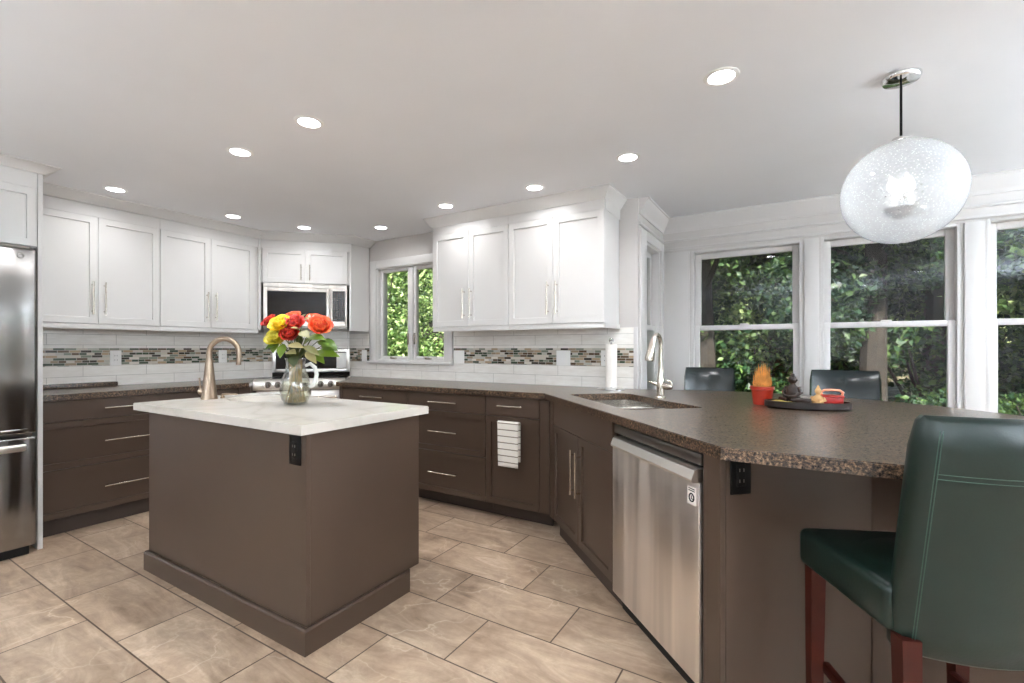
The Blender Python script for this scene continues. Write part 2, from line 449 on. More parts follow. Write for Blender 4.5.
# ------------------------------------------------------------------ mesh builder
class G:
    """collects shapes in one bmesh and links them as one mesh object"""
    def __init__(self):
        self.bm = bmesh.new()
    def _take(self, t):
        me = bpy.data.meshes.new('tmp')
        t.to_mesh(me); t.free()
        self.bm.from_mesh(me)
        bpy.data.meshes.remove(me)
        return self
    def box(self, x0, x1, y0, y1, z0, z1, bev=0.0, seg=2, mat=None):
        t = bmesh.new()
        bmesh.ops.create_cube(t, size=1)
        for v in t.verts:
            v.co = Vector((x0 + (v.co.x + .5) * (x1 - x0), y0 + (v.co.y + .5) * (y1 - y0), z0 + (v.co.z + .5) * (z1 - z0)))
        if bev:
            bmesh.ops.bevel(t, geom=list(t.edges), offset=bev, segments=seg, affect='EDGES', profile=0.5)
        if mat:
            bmesh.ops.transform(t, matrix=mat, verts=t.verts)
        return self._take(t)
    def shaker(self, x0, x1, z0, z1, th=0.02, rail=0.06, depth=0.012, y=0.0):
        """a recessed-panel door, its face at y looking to -y"""
        t = bmesh.new()
        bmesh.ops.create_cube(t, size=1)
        for v in t.verts:
            v.co = Vector((x0 + (v.co.x + .5) * (x1 - x0), y + (v.co.y + .5) * th, z0 + (v.co.z + .5) * (z1 - z0)))
        t.faces.ensure_lookup_table()
        f = min(t.faces, key=lambda f: f.calc_center_median().y)
        t.edges.ensure_lookup_table()
        bmesh.ops.inset_region(t, faces=[f], thickness=rail, depth=0)
        bmesh.ops.inset_region(t, faces=[f], thickness=0.003, depth=0)
        for v in f.verts:
            v.co.y += depth
        ed = [e for e in t.edges if all(abs(v.co.y - y) < 1e-5 for v in e.verts) and
              sum(1 for v in e.verts if min(abs(v.co.x - x0), abs(v.co.x - x1), abs(v.co.z - z0), abs(v.co.z - z1)) < 1e-5) == 2
              and (abs(e.verts[0].co.x - e.verts[1].co.x) < 1e-6 or abs(e.verts[0].co.z - e.verts[1].co.z) < 1e-6)]
        bmesh.ops.bevel(t, geom=ed, offset=0.0015, segments=1, affect='EDGES')
        return self._take(t)
    def cyl(self, p0, p1, r0, r1=None, n=20, caps=True):
        r1 = r0 if r1 is None else r1
        p0, p1 = Vector(p0), Vector(p1)
        d = p1 - p0
        t = bmesh.new()
        bmesh.ops.create_cone(t, cap_ends=caps, segments=n, radius1=r0, radius2=r1, depth=d.length)
        q = Vector((0, 0, 1)).rotation_difference(d.normalized()).to_matrix().to_4x4()
        bmesh.ops.transform(t, matrix=Matrix.Translation((p0 + p1) / 2) @ q, verts=t.verts)
        return self._take(t)
    def ball(self, c, r, sx=1, sy=1, sz=1, u=20, v=12):
        t = bmesh.new()
        bmesh.ops.create_uvsphere(t, u_segments=u, v_segments=v, radius=r)
        bmesh.ops.transform(t, matrix=Matrix.Translation(c) @ Matrix.Diagonal((sx, sy, sz, 1)), verts=t.verts)
        return self._take(t)
    def loft(self, rings, cap=True, closed=True):
        vs = [[self.bm.verts.new(p) for p in r] for r in rings]
        n = len(rings[0])
        for a, b in zip(vs, vs[1:]):
            for i in range(n if closed else n - 1):
                j = (i + 1) % n
                self.bm.faces.new((a[i], a[j], b[j], b[i]))
        if cap:
            self.bm.faces.new(list(reversed(vs[0])))
            self.bm.faces.new(vs[-1])
        return self
    def tube(self, pts, r, n=12, cap=True):
        pts = [Vector(p) for p in pts]
        rs = r if isinstance(r, (list, tuple)) else [r] * len(pts)
        up = None
        rings = []
        for i, p in enumerate(pts):
            d = (pts[min(i + 1, len(pts) - 1)] - pts[max(i - 1, 0)]).normalized()
            if up is None:
                up = d.orthogonal().normalized()
            up = (up - d * up.dot(d)).normalized()
            s = d.cross(up)
            rings.append([p + rs[i] * (up * cos(2 * pi * k / n) + s * sin(2 * pi * k / n)) for k in range(n)])
        return self.loft(rings, cap)
    def lathe(self, prof, c=(0, 0, 0), n=32, cap=True, sx=1.0, sy=1.0):
        c = Vector(c)
        rings = [[c + Vector((sx * r * cos(2 * pi * k / n), sy * r * sin(2 * pi * k / n), z)) for k in range(n)] for r, z in prof]
        return self.loft(rings, cap)
    def prism(self, poly, z0, z1, holes=(), bev=0.0, y_up=False):
        t = bmesh.new()
        ed = []
        for lp in [poly] + list(holes):
            vs = [t.verts.new((p[0], p[1], z1)) for p in lp]
            for a, b in zip(vs, vs[1:] + vs[:1]):
                ed.append(t.edges.new((a, b)))
        bmesh.ops.triangle_fill(t, use_beauty=True, use_dissolve=False, edges=ed, normal=(0, 0, 1))
        fs = list(t.faces)
        for f in fs:
            if f.normal.z < 0:
                f.normal_flip()
        ex = bmesh.ops.extrude_face_region(t, geom=fs, use_keep_orig=True)
        for v in [g for g in ex['geom'] if isinstance(g, bmesh.types.BMVert)]:
            v.co.z = z0
        bmesh.ops.recalc_face_normals(t, faces=t.faces)
        if bev:
            es = [e for e in t.edges if len(e.link_faces) == 2 and e.calc_face_angle(0) > 0.8
                  and all(abs(v.co.z - z1) < 1e-6 for v in e.verts)]
            bmesh.ops.bevel(t, geom=es, offset=bev, segments=2, affect='EDGES')
        return self._take(t)
    def sweep(self, prof, path):
        """profile (outward, z) swept along an xy path, outward = right of travel, mitred"""
        P = [Vector((p[0], p[1])) for p in path]
        rings = []
        for i, p in enumerate(P):
            ns = []
            if i > 0:
                d = (P[i] - P[i - 1]).normalized(); ns.append(Vector((d.y, -d.x)))
            if i < len(P) - 1:
                d = (P[i + 1] - P[i]).normalized(); ns.append(Vector((d.y, -d.x)))
            if len(ns) == 2:
                m = ns[0] + ns[1]
                m = m / (1 + ns[0].dot(ns[1]))
            else:
                m = ns[0]
            rings.append([(p.x + m.x * o, p.y + m.y * o, z) for o, z in prof])
        return self.loft(rings)
    def build(self, name, mat, parent=None, angle=35, loc=None, rot=None):
        bmesh.ops.recalc_face_normals(self.bm, faces=self.bm.faces)
        me = bpy.data.meshes.new(name)
        self.bm.to_mesh(me); self.bm.free()
        if angle:
            me.shade_smooth()
            me.set_sharp_from_angle(angle=radians(angle))
        me.materials.append(M[mat] if isinstance(mat, str) else mat)
        o = bpy.data.objects.new(name, me)
        COL.objects.link(o)
        if parent:
            o.parent = parent
        if loc:
            o.location = loc
        if rot:
            o.rotation_euler = rot
        return o

def thing(name, label, cat, loc=(0, 0, 0), rz=0.0, group=None):
    o = bpy.data.objects.new(name, None)
    o.empty_display_size = 0.1
    COL.objects.link(o)
    o.location = loc
    o.rotation_euler = (0, 0, rz)
    return tag(o, label, cat, group)

def tag(o, label, cat, group=None, kind=None):
    o['label'] = label; o['category'] = cat
    if group: o['group'] = group
    if kind: o['kind'] = kind
    return o

def struct(o, label=None):
    o['kind'] = 'structure'
    if label: o['label'] = label
    return o

def children(o):
    return [c for c in bpy.data.objects if c.parent == o]

def copy_tree(o, parent=None):
    kids = children(o)
    c = o.copy()
    COL.objects.link(c)
    if parent: c.parent = parent
    for k in kids:
        copy_tree(k, c)
    return c

def arc(cx, cy, r, a0, a1, n):
    return [(cx + r * cos(radians(a0 + (a1 - a0) * i / n)), cy + r * sin(radians(a0 + (a1 - a0) * i / n))) for i in range(n + 1)]

# ------------------------------------------------------------------ layout numbers
XW, YW = -4.68, 3.39            # left wall face, back wall face
H = 2.31                        # ceiling
XS, YD = -0.98, 4.13            # side wall face, dining window wall face
XR, YR = 3.2, -2.8              # right wall, rear wall
CT = 0.914                      # counter height
R2 = 2 ** 0.5

# ------------------------------------------------------------------ room shell
struct(G().box(XW - .15, XR + .15, YR - .15, YD + .15, -0.12, 0).build('floor', 'floor'))
struct(G().box(XW - .15, XR + .15, YR - .15, YD + .15, H, H + 0.2).build('ceiling', 'ceiling'))
struct(G().box(XW - .15, XW, YR - .15, YW + .15, 0, H).build('wall_left', 'white_wall'))
struct(G().box(XR, XR + .15, YR - .15, YD + .15, 0, H).build('wall_right', 'white_wall'))
struct(G().box(XW, XR, YR - .15, YR, 0, H).build('wall_rear', 'white_wall'))

def wall_with_holes(name, along, a0, a1, b0, b1, holes):
    """along 'x' or 'y'; b0..b1 thickness; holes (a0,a1,z0,z1)"""
    g = G()
    cuts = sorted(holes)
    def seg(p, q, z0, z1):
        if q - p < 1e-4 or z1 - z0 < 1e-4: return
        if along == 'x': g.box(p, q, b0, b1, z0, z1)
        else: g.box(b0, b1, p, q, z0, z1)
    pos = a0
    for h in cuts:
        seg(pos, h[0], 0, H)
        seg(h[0], h[1], 0, h[2])
        seg(h[0], h[1], h[3], H)
        pos = h[1]
    seg(pos, a1, 0, H)
    return struct(g.build(name, 'white_wall', angle=0))

KW = (-3.68, -2.77, 1.085, 2.03)               # kitchen casement opening
wall_with_holes('wall_back', 'x', XW, XS, YW, YW + .15, [KW])
SW = (3.575, 4.03, 0.55, 2.03)
wall_with_holes('wall_side', 'y', YW + .15, YD + .15, XS - .15, XS, [SW])
DW_ = [(-0.745, 0.045, 0.55, 2.025), (0.16, 0.925, 0.55, 2.03), (1.045, 1.835, 0.55, 2.04), (1.95, 2.74, 0.55, 2.04)]
wall_with_holes('wall_front', 'x', XS, XR, YD, YD + .15, DW_)
A = 0.60
g = G().prism([(XW, YW), (XW, YW - A), (XW + A, YW)], 0, H)
struct(g.build('wall_corner', 'white_wall', angle=0))

# ---- windows
def pane(parent, x0, x1, y, z0, z1):
    return G().box(x0, x1, y - .002, y + .002, z0, z1).build('glass', 'window_glass', parent, 0)

def ring(g, x0, x1, y0, y1, z0, z1, w, wb=None, bev=0.003):
    wb = w if wb is None else wb
    g.box(x0, x0 + w, y0, y1, z0, z1, bev)
    g.box(x1 - w, x1, y0, y1, z0, z1, bev)
    g.box(x0 + w, x1 - w, y0, y1, z1 - w, z1, bev)
    g.box(x0 + w, x1 - w, y0, y1, z0, z0 + wb, bev)
    return g

# kitchen casement (local = world axes)
w1 = bpy.data.objects.new('window_1', None); COL.objects.link(w1); w1.location = (KW[0], YW, 0)
struct(w1, 'white two-sash casement window over the kitchen counter')
W = KW[1] - KW[0]
ring(G(), 0, W, 0.0, .10, KW[2], KW[3], .014).build('window_frame', 'white_cab', w1)
g = G()
g.box(-.085, .005, -.018, 0, KW[2] + .0, KW[3] + .075, .003)
g.box(W - .005, W + .085, -.018, 0, KW[2] + .0, KW[3] + .075, .003)
g.box(.005, W - .005, -.018, 0, KW[3] - .005, KW[3] + .075, .003)
g.build('casing', 'white_cab', w1)
G().box(-.10, W + .10, -.045, .02, KW[2] - .025, KW[2], .004).build('window_sill', 'white_cab', w1)
mid = W / 2 + .0
G().box(mid - .022, mid + .022, .02, .09, KW[2] + .02, KW[3] - .02, .003).build('mullion', 'white_cab', w1)
for k, (a, b) in enumerate(((.02, mid - .022), (mid + .022, W - .02))):
    s = ring(G(), a, b, .035, .075, KW[2] + .014, KW[3] - .014, .034, bev=.004).build('sash', 'white_cab', w1)
    pane(s, a + .032, b - .032, .055, KW[2] + .046, KW[3] - .046)
    lx = b - .02 if k == 0 else a + .02
    G().box(lx - .006, lx + .006, .018, .036, 1.25, 1.36, .003).build('latch', 'nickel', w1)
    cx = (a + b) / 2
    G().box(cx - .035, cx + .035, .0, .03, KW[2] + .02, KW[2] + .034, .004).cyl((cx + .02, .012, KW[2] + .03), (cx - .04, .004, KW[2] + .04), .005).build('crank', 'nickel', w1)

def double_hung(name, label, W, z0, z1, rail=1.38, loc=(0, 0, 0), rz=0.0):
    w = bpy.data.objects.new(name, None); COL.objects.link(w)
    w.location = loc; w.rotation_euler = (0, 0, rz)
    struct(w, label)
    ring(G(), 0, W, .0, .12, z0, z1, .02, .03).build('window_frame', 'trim', w)
    s = ring(G(), .02, W - .02, .065, .10, rail - .02, z1 - .02, .045, .04, .004).build('upper_sash', 'trim', w)
    pane(s, .06, W - .06, .082, rail + .015, z1 - .06)
    s = ring(G(), .02, W - .02, .025, .06, z0 + .03, rail + .02, .04, .07, .004)
    s = s.build('lower_sash', 'trim', w)
    pane(s, .055, W - .055, .042, z0 + .09, rail - .015)
    G().box(W / 2 - .03, W / 2 + .03, .012, .03, rail + .018, rail + .03, .003).build('sash_lock', 'trim', w)
    return w
lab = ['white double-hung window behind the left far bar stool', 'white double-hung window behind the hanging glass globe',
       'white double-hung window at the right edge beyond the green stool', 'white double-hung window next to the right wall']
for i, (a, b, z0, z1) in enumerate(DW_):
    double_hung('window_%d' % (i + 3), lab[i], b - a, z0, z1, loc=(a, YD, 0))
# the side window looks toward -x: local x runs along -y... viewer on +x side, right hand = +y
double_hung('window_2', 'narrow white window in the short wall beside the kitchen', SW[1] - SW[0], SW[2], SW[3], loc=(XS, SW[0], 0), rz=pi / 2)

# ---- casings and mouldings of the dining wall
g = G()
for a, b in ((XS, -.745), (.045, .16), (.925, 1.045), (1.835, 1.95), (2.74, XR)):
    g.box(a + .012, b - .012, YD - .014, YD, .45, 2.025, .003)
g.box(XS, XR, YD - .022, YD, 2.045, 2.065, .003)
struct(g.build('trim_1', 'trim'), 'flat white casings between the dining windows')
g = G()
g.box(XS - .0, XS + .016, 3.42, SW[0], 0.45, 2.1, .003)
g.box(XS, XS + .016, SW[1], YD - .015, 0.45, 2.1, .003)
g.box(XS, XS + .016, SW[0], SW[1], SW[3], 2.1, .003)
struct(g.build('trim_2', 'trim'), 'white casing round the narrow side window')
crown = [(0, 2.195), (.012, 2.195), (.016, 2.215), (.024, 2.225), (.05, 2.27), (.062, 2.285), (.066, 2.30), (.075, 2.302), (.075, H), (0, H)]
bead = [(0, 2.115), (.012, 2.118), (.016, 2.128), (.012, 2.138), (0, 2.14)]
pth = [(XR - .001, YD), (XS, YD), (XS, YW + .02)]
pth = list(reversed(pth))       # outward = right of travel = into the room
struct(G().sweep(crown, pth).build('trim_3', 'trim'), 'white crown moulding over the dining windows')
struct(G().sweep(bead, pth).build('trim_4', 'trim'), 'thin white bead under the dining crown')
struct(G().box(XS, XR, YD - .015, YD, 0, .12, .003).build('baseboard_front', 'trim'))
struct(G().box(XR - .015, XR, YR, YD - .015, 0, .12, .003).build('baseboard_right', 'trim'))
struct(G().box(XW, XR - .015, YR, YR + .015, 0, .12, .003).build('baseboard_rear', 'trim'))
struct(G().box(XW, XW + .015, YR + .015, -.03, 0, .12, .003).build('baseboard_left', 'trim'))

# ---- backsplash tiles (tile above and below a mosaic band)
def backsplash(name, label, W, loc, rz, gaps=(), top=1.375):
    o = bpy.data.objects.new(name, None); COL.objects.link(o)
    o.location = loc; o.rotation_euler = (0, 0, rz)
    struct(o, label)
    g = G()
    xs = [0] + [v for q in gaps for v in q] + [W]
    g2 = G()
    for a, b in zip(xs[::2], xs[1::2]):
        g.box(a, b, -.010, -.001, CT, 1.076)
        g.box(a, b, -.010, -.001, 1.212, top)
        g2.box(a, b, -.010, -.001, 1.076, 1.212)
    for a, b in gaps:
        g.box(a, b, -.010, -.001, CT, 1.055)
    g.build('tile_field', 'wall_tile', o, 0)
    g2.build('mosaic_band', 'mosaic', o, 0)
    return o
backsplash('wall_tile_left', 'white tile and mosaic backsplash along the left wall', 1.83, (XW, 0.955, 0), pi / 2)
backsplash('wall_tile_corner', 'white tile backsplash behind the range', A * R2 - .01, (XW + .003, YW - A + .003, 0), pi / 4, top=1.42)
backsplash('wall_tile_back', 'white tile and mosaic backsplash along the window wall', XS - .03 - (XW + A), (XW + A, YW, 0), 0,
           gaps=[(KW[0] - .10 - XW - A, KW[1] + .10 - XW - A)], top=1.365)
struct(G().box(XS - .03, XS, YW - .012, YW - .001, CT, 1.365, .002).build('trim_5', 'trim'), 'white edge strip closing the tiled wall')

# ------------------------------------------------------------------ cabinets
def bar_handle(parent, p, length, vertical=False, r=0.0055, off=0.032, name='handle', mat='nickel'):
    x, z = p
    g = G()
    h = length / 2
    if vertical:
        g.cyl((x, -off, z - h), (x, -off, z + h), r)
        for s in (-1, 1):
            g.cyl((x, -off, z + s * (h - .025)), (x, 0.0, z + s * (h - .025)), r * .85)
    else:
        g.cyl((x - h, -off, z), (x + h, -off, z), r)
        for s in (-1, 1):
            g.cyl((x + s * (h - .025), -off, z), (x + s * (h - .025), 0.0, z), r * .85)
    return g.build(name, mat, parent)

def open_body(g, W, D, z0, z1, t=.018, y0=.021):
    g.box(0, t, y0, D, z0, z1)
    g.box(W - t, W, y0, D, z0, z1)
    g.box(t, W - t, D - t, D, z0, z1)
    g.box(t, W - t, y0, D - t, z0, z0 + t)
    g.box(t, W - t, y0, y0 + t, z0 + t, z1)
    return g

def toe(W, rec, parent, x0=0.0):
    return G().box(x0, W, rec, rec + .018, 0, .105).build('toe_kick', 'toe', parent)

GAP = .0026
Z_D = [(.112, .424), (.428, .732), (.736, .870)]      # drawer fronts, bottom to top

def drawer_base(name, label, W, loc, rz, rec, handle=.27, depth=.60, group=None, x0=0.0):
    c = thing(name, label, 'cabinet', loc, rz, group)
    open_body(G(), W, depth, .108, .874).build('body', 'dark_cab', c)
    toe(W, rec, c, x0)
    for i, (a, b) in enumerate(Z_D):
        g = G()
        if i < 2: g.shaker(GAP, W - GAP, a, b, rail=.055)
        else: g.box(GAP, W - GAP, 0, .02, a, b, .0015, 1)
        d = g.build('drawer', 'dark_cab', c, 20)
        bar_handle(d, (W / 2, (a + b) / 2), handle)
    return c

XF, YF = -4.07, 2.77
drawer_base('base_cabinet', 'dark taupe three-drawer base cabinet between the fridge and the island', .951, (XF, .954, 0), pi / 2, .045)
c = thing('base_cabinet', 'narrow dark taupe base cabinet behind the island faucet, left of the range', 'cabinet', (XF, 1.907, 0), pi / 2)
open_body(G(), .30, .60, .108, .874).build('body', 'dark_cab', c)
toe(.30, .045, c)
d = G().box(GAP, .30 - GAP, 0, .02, .736, .870, .0015, 1).build('drawer', 'dark_cab', c, 20); bar_handle(d, (.185, .825), .15)
d = G().shaker(GAP, .30 - GAP, .112, .732, rail=.055).build('door', 'dark_cab', c, 20); bar_handle(d, (.26, .6), .16, True)

# corner fillers beside the range
G_l = G().prism([(XF + .002, 2.21), (XF + .002, 2.31), (-4.174, 2.411), (-4.563, 2.80), (-4.62, 2.83), (-4.67, 2.78), (-4.67, 2.21)], 0.1, .874)
tag(G_l.build('corner_filler', 'dark_cab'), 'dark taupe angled filler panel on the left side of the range', 'cabinet')
G_r = G().prism([(-3.435, YF), (-3.435, 3.37), (-4.02, 3.37), (-3.625, 2.96), (-3.475, YF)], 0.1, .874)
tag(G_r.build('corner_filler', 'dark_cab'), 'dark taupe angled filler panel on the right side of the range', 'cabinet')

drawer_base('base_cabinet', 'dark taupe three-drawer base cabinet just right of the range', .775, (-3.43, YF, 0), 0, .10)
drawer_base('base_cabinet', 'dark taupe three-drawer base cabinet left of the hanging striped towel', .752, (-2.653, YF, 0), 0, .10)
c = thing('base_cabinet', 'dark taupe cabinet with one drawer and the towel hung on its door', 'cabinet', (-1.899, YF, 0), 0)
WC = .435
open_body(G(), WC + .07, .60, .108, .874).build('body', 'dark_cab', c)
toe(WC + .05, .10, c)
d = G().box(GAP, WC - GAP, 0, .02, .736, .870, .0015, 1).build('drawer', 'dark_cab', c, 20); bar_handle(d, (WC / 2, .81), .20)
d = G().shaker(GAP, WC - GAP, .112, .732, rail=.06).build('door', 'dark_cab', c, 20); bar_handle(d, (.215, .695), .20)
G().box(WC + GAP, WC + .073, .0, .02, .112, .870).build('filler', 'dark_cab', c, 0)
TOWEL_X, TOWEL_Y, TOWEL_Z = -1.899 + .215, YF - .032, .695

# sink base on the 45 degree run; local x runs along the front, y into the cabinet
def at45(t, s, z=0.0):
    return ((t + s) / R2, (s - t) / R2, z)
SF = 0.976
c = thing('sink_cabinet', 'dark taupe two-door sink cabinet left of the dishwasher', 'cabinet', at45(-2.935, SF), -pi / 4)
WS = .927
g = G()
open_body(g, WS, .58, .108, .874)
g.build('body', 'dark_cab', c)
G().box(.06, WS, .05, .068, 0, .105).build('toe_kick', 'toe', c)
G().box(0.003, .068, 0, .02, .108, .870).build('filler', 'dark_cab', c, 0)
G().box(.07 + GAP, WS - GAP, 0, .02, .722, .870, .0015, 1).build('false_front', 'dark_cab', c, 20)
for a, b, hx in ((.07, .498, .463), (.498, WS, .533)):
    d = G().shaker(a + GAP, b - GAP, .112, .718, rail=.06).build('door', 'dark_cab', c, 20)
    bar_handle(d, (hx, .515), .25, True)

# peninsula end panel and the support below the bar
c = thing('end_panel', 'dark taupe end panel closing the peninsula beside the dishwasher', 'cabinet', at45(-1.343, SF), -pi / 4)
G().box(0, .083, 0, .02, 0, .874, .0015, 1).build('stile', 'dark_cab', c)
G().box(.063, .083, .021, .60, 0, .874, .001, 1).build('side_panel', 'dark_cab', c)
B = Vector(at45(-1.26, SF + .60))
g = G().prism([(B.x + .002, B.y), (.66, B.y), (.66, 2.30), (-.30, 3.05), (-.70, 2.95)], 0, .874)
tag(g.build('bar_support', 'dark_cab', angle=0), 'dark taupe base holding up the wide bar top, behind the green stool', 'cabinet')

# ---- worktops
left_top = [(XW + .012, .954), (-4.045, .954), (-4.045, 2.285), (-4.164, 2.404), (-4.605, 2.845), (XW + .012, 2.787)]
o = G().prism(left_top, .876, CT, bev=.003).build('countertop', 'granite')
tag(o, 'brown granite countertop running from the fridge to the range', 'countertop')
barc = arc(-.3, 2.2, 1.36, -24, 116, 40)
cor = [(.60, 1.53), (.74, 1.535), (.86, 1.565)]
sink_poly = []
for (t, s) in [(-2.83, 1.08), (-2.10, 1.08), (-2.055, 1.12), (-2.045, 1.47), (-2.06, 1.488), (-2.12, 1.488), (-2.30, 1.478), (-2.42, 1.46), (-2.52, 1.478), (-2.78, 1.478), (-2.835, 1.43), (-2.85, 1.10)]:
    q = at45(t, s); sink_poly.append((q[0], q[1]))
main_top = [(-3.49, 2.745), (-1.411, 2.745), (-.192, 1.526)] + cor + barc + [(-.96, YW - .012), (-4.052, YW - .012), (-3.62, 2.95)]
o = G().prism(main_top, .876, CT, holes=[sink_poly], bev=.003).build('countertop', 'granite')
tag(o, 'brown granite countertop bending along the window wall into the wide bar', 'countertop')
o = G().box(XW + .012, XW + .075, .954, 1.56, CT + .001, CT + .034, .003).build('granite_slab', 'granite')
tag(o, 'narrow granite slab lying against the left backsplash beside the fridge', 'slab')

# peninsula sink: two bowls under the cutout
c = thing('kitchen_sink', 'steel double-bowl sink set under the brown granite', 'sink', at45(-2.845, 1.07), -pi / 4)
def bowl(g, x0, x1, y0, y1, z0, z1, r=.05):
    def rr(x0, x1, y0, y1, r, z):
        p = []
        for cx, cy, a in ((x1 - r, y1 - r, 0), (x0 + r, y1 - r, 90), (x0 + r, y0 + r, 180), (x1 - r, y0 + r, 270)):
            p += [(x, y, z) for x, y in arc(cx, cy, r, a, a + 90, 5)]
        return p
    g.loft([rr(x0 - .012, x1 + .012, y0 - .012, y1 + .012, r, z1), rr(x0, x1, y0, y1, r, z1 - .002),
            rr(x0 + .006, x1 - .006, y0 + .006, y1 - .006, r, z0 + .03), rr(x0 + .03, x1 - .03, y0 + .03, y1 - .03, r, z0)], cap=False)
    bm = g.bm; bm.verts.ensure_lookup_table()
    bm.faces.new(bm.verts[-24:])
    return g
for a, b, d in ((.0, .385, .42), (.425, .805, .42)):
    w = bowl(G(), a + .02, b - .005, .0, d - .005, .70, .874)
    bw = w.build('bowl', 'sink_steel', c)
    G().cyl(((a + b) / 2, d / 2, .702), ((a + b) / 2, d / 2, .706), .04).build('drain', 'steel_dark', bw)
G().box(.385, .44, .0, .42, .80, .866, .006).build('divider', 'sink_steel', c)

# ---- upper cabinets
Z0U, Z1U = 1.39, 2.165
def upper(name, label, doors, W, loc, rz, depth=.318, z0=Z0U, z1=Z1U, top=2.25, rail=True, hz=1.575, hl=.24, hside=None):
    c = thing(name, label, 'cabinet', loc, rz)
    G().box(0, W, .021, depth, z0, top).box(0, W, .004, .021, z1 + .002, top).build('body', 'white_cab', c, 20)
    if rail:
        G().box(0, W, .006, .024, z0 - .038, z0 - .001, .002).build('light_rail', 'white_cab', c)
    for (a, b, hx) in doors:
        d = G().shaker(a + .0012, b - .0012, z0 + .001, z1, rail=.065).build('door', 'white_cab', c, 20)
        bar_handle(d, (hx, hz), hl, True)
    return c
XU, YU = -4.35, 3.06
upper('wall_cabinet', 'white two-door wall cabinet beside the fridge on the left wall', [(0, .402, .367), (.402, .790, .437)], .791, (XU, .954, 0), pi / 2)
upper('wall_cabinet', 'white two-door wall cabinet left of the microwave', [(0, .38, .345), (.38, .765, .415)], .80, (XU, 1.747, 0), pi / 2)
upper('wall_cabinet', 'white two-door wall cabinet right of the casement window', [(0, .378, .34), (.378, .756, .41)], .757, (-2.645, YU, 0), 0)
upper('wall_cabinet', 'white two-door wall cabinet above the paper towel roll, nearest the bar', [(0, .38, .345), (.38, .768, .415)], .768, (-1.887, YU, 0), 0)
# diagonal corner cabinet over the microwave
DD, LO = .815, .052            # distance of its face from the room corner, shift along it
def diag(l, u, z=0.0):
    return (XW + (l + u) / R2, YW + (l - u) / R2, z)
WD = .80
c = thing('wall_cabinet', 'white two-door corner cabinet above the microwave', 'cabinet', diag(LO - WD / 2, DD), pi / 4)
G().box(0, WD, .021, .37, 1.84, 2.25).box(0, WD, .004, .021, 2.167, 2.25).build('body', 'white_cab', c, 20)
for a, b, hx in ((.015, .40, .362), (.40, .785, .438)):
    d = G().shaker(a + .0012, b - .0012, 1.845, 2.165, rail=.06).build('door', 'white_cab', c, 20)
    bar_handle(d, (hx, 1.945), .15, True, r=.005)
# right cheek panel of the corner, down to the wall
pa, pb = diag(LO + WD / 2, DD), (-3.775, YW - .012)
o = G().prism([(pa[0] - .0, pa[1]), (pa[0] + .012, pa[1] + .012), (pb[0], pb[1]), (pb[0] - .03, pb[1]), (pa[0] - .02, pa[1] + .02)], 1.385, 2.25).build('cabinet_side', 'white_cab', angle=0)
tag(o, 'tall white side panel between the microwave and the casement window', 'cabinet panel')
pl = diag(LO - WD / 2, DD)
o = G().prism([(XU + .0, 2.549), (pl[0], pl[1]), (pl[0] - .02, pl[1] + .02), (XU - .03, 2.58), (XU - .03, 2.549)], 1.39, 2.25).build('cabinet_side', 'white_cab', angle=0)
tag(o, 'slim white filler panel between the left wall cabinets and the microwave', 'cabinet panel')

# fridge cabinet and tall side panel
XFR = -3.895
c = thing('fridge_cabinet', 'white cabinet over the fridge with the deepest crown', 'cabinet', (XFR, -.02, 0), pi / 2)
G().box(0, .947, .021, .76, 1.815, 2.27).box(0, .947, .004, .021, 2.17, 2.27).build('body', 'white_cab', c, 20)
for a, b, hx in ((.0, .473, .44), (.473, .947, .506)):
    d = G().shaker(a + .0012, b - .0012, 1.82, 2.168, rail=.06).build('door', 'white_cab', c, 20)
    bar_handle(d, (hx, 1.90), .13, True)
o = G().box(XW + .003, XFR, .929, .952, 0, 2.27, .001, 1).build('cabinet_side', 'white_cab')
tag(o, 'tall white panel closing the right side of the fridge', 'cabinet panel')
o = G().box(XW + .003, XFR, -.045, -.022, 0, 2.27, .001, 1).build('cabinet_side', 'white_cab')
tag(o, 'tall white panel on the far side of the fridge, outside the picture', 'cabinet panel')

# crown mouldings on the cabinets
cr1 = [(0, 2.252), (.012, 2.252), (.02, 2.262), (.09, 2.30), (.10, 2.302), (.10, H), (-.02, H), (-.02, 2.252)]
e = diag(LO + WD / 2, DD)
struct(G().sweep(cr1, [(XU, .954), (XU, 2.549), diag(LO - WD / 2 + .0, DD)[:2], (e[0] + .006, e[1] + .006), (-3.772, YW - .002)]).build('trim_6', 'white_cab'), 'white crown over the left and corner wall cabinets')
cr2 = [(0, 2.262), (.010, 2.262), (.016, 2.270), (.060, 2.303), (.065, 2.305), (.065, H), (-.02, H), (-.02, 2.262)]
struct(G().sweep(cr2, [(XFR, -.045), (XFR, .953), (XU - .02, .953)]).build('trim_7', 'white_cab'), 'white crown over the fridge cabinet')
cr3 = [(0, 2.235), (.008, 2.235), (.012, 2.243), (.052, 2.297), (.058, 2.30), (.058, H), (-.02, H), (-.02, 2.25), (0, 2.25)]
struct(G().sweep(cr3, [(-2.646, YW - .002), (-2.646, YU + .003), (-1.118, YU + .003), (-1.118, YW - .002)]).build('trim_8', 'white_cab'), 'white crown over the wall cabinets right of the window')
fr3 = [(0, 2.14), (.006, 2.14), (.006, 2.235), (0, 2.235)]
struct(G().sweep([(0.0005, 1.352), (.006, 1.352), (.006, 1.388), (0.0005, 1.388)], [(-1.118, YU + .02), (-1.118, YW - .012)]).sweep([(0.0005, 2.165), (.006, 2.165), (.006, 2.235), (.0005, 2.235)], [(-1.118, YU + .02), (-1.118, YW - .002)]).build('trim_9', 'white_cab'), 'thin white strips on the open end of the wall cabinets')

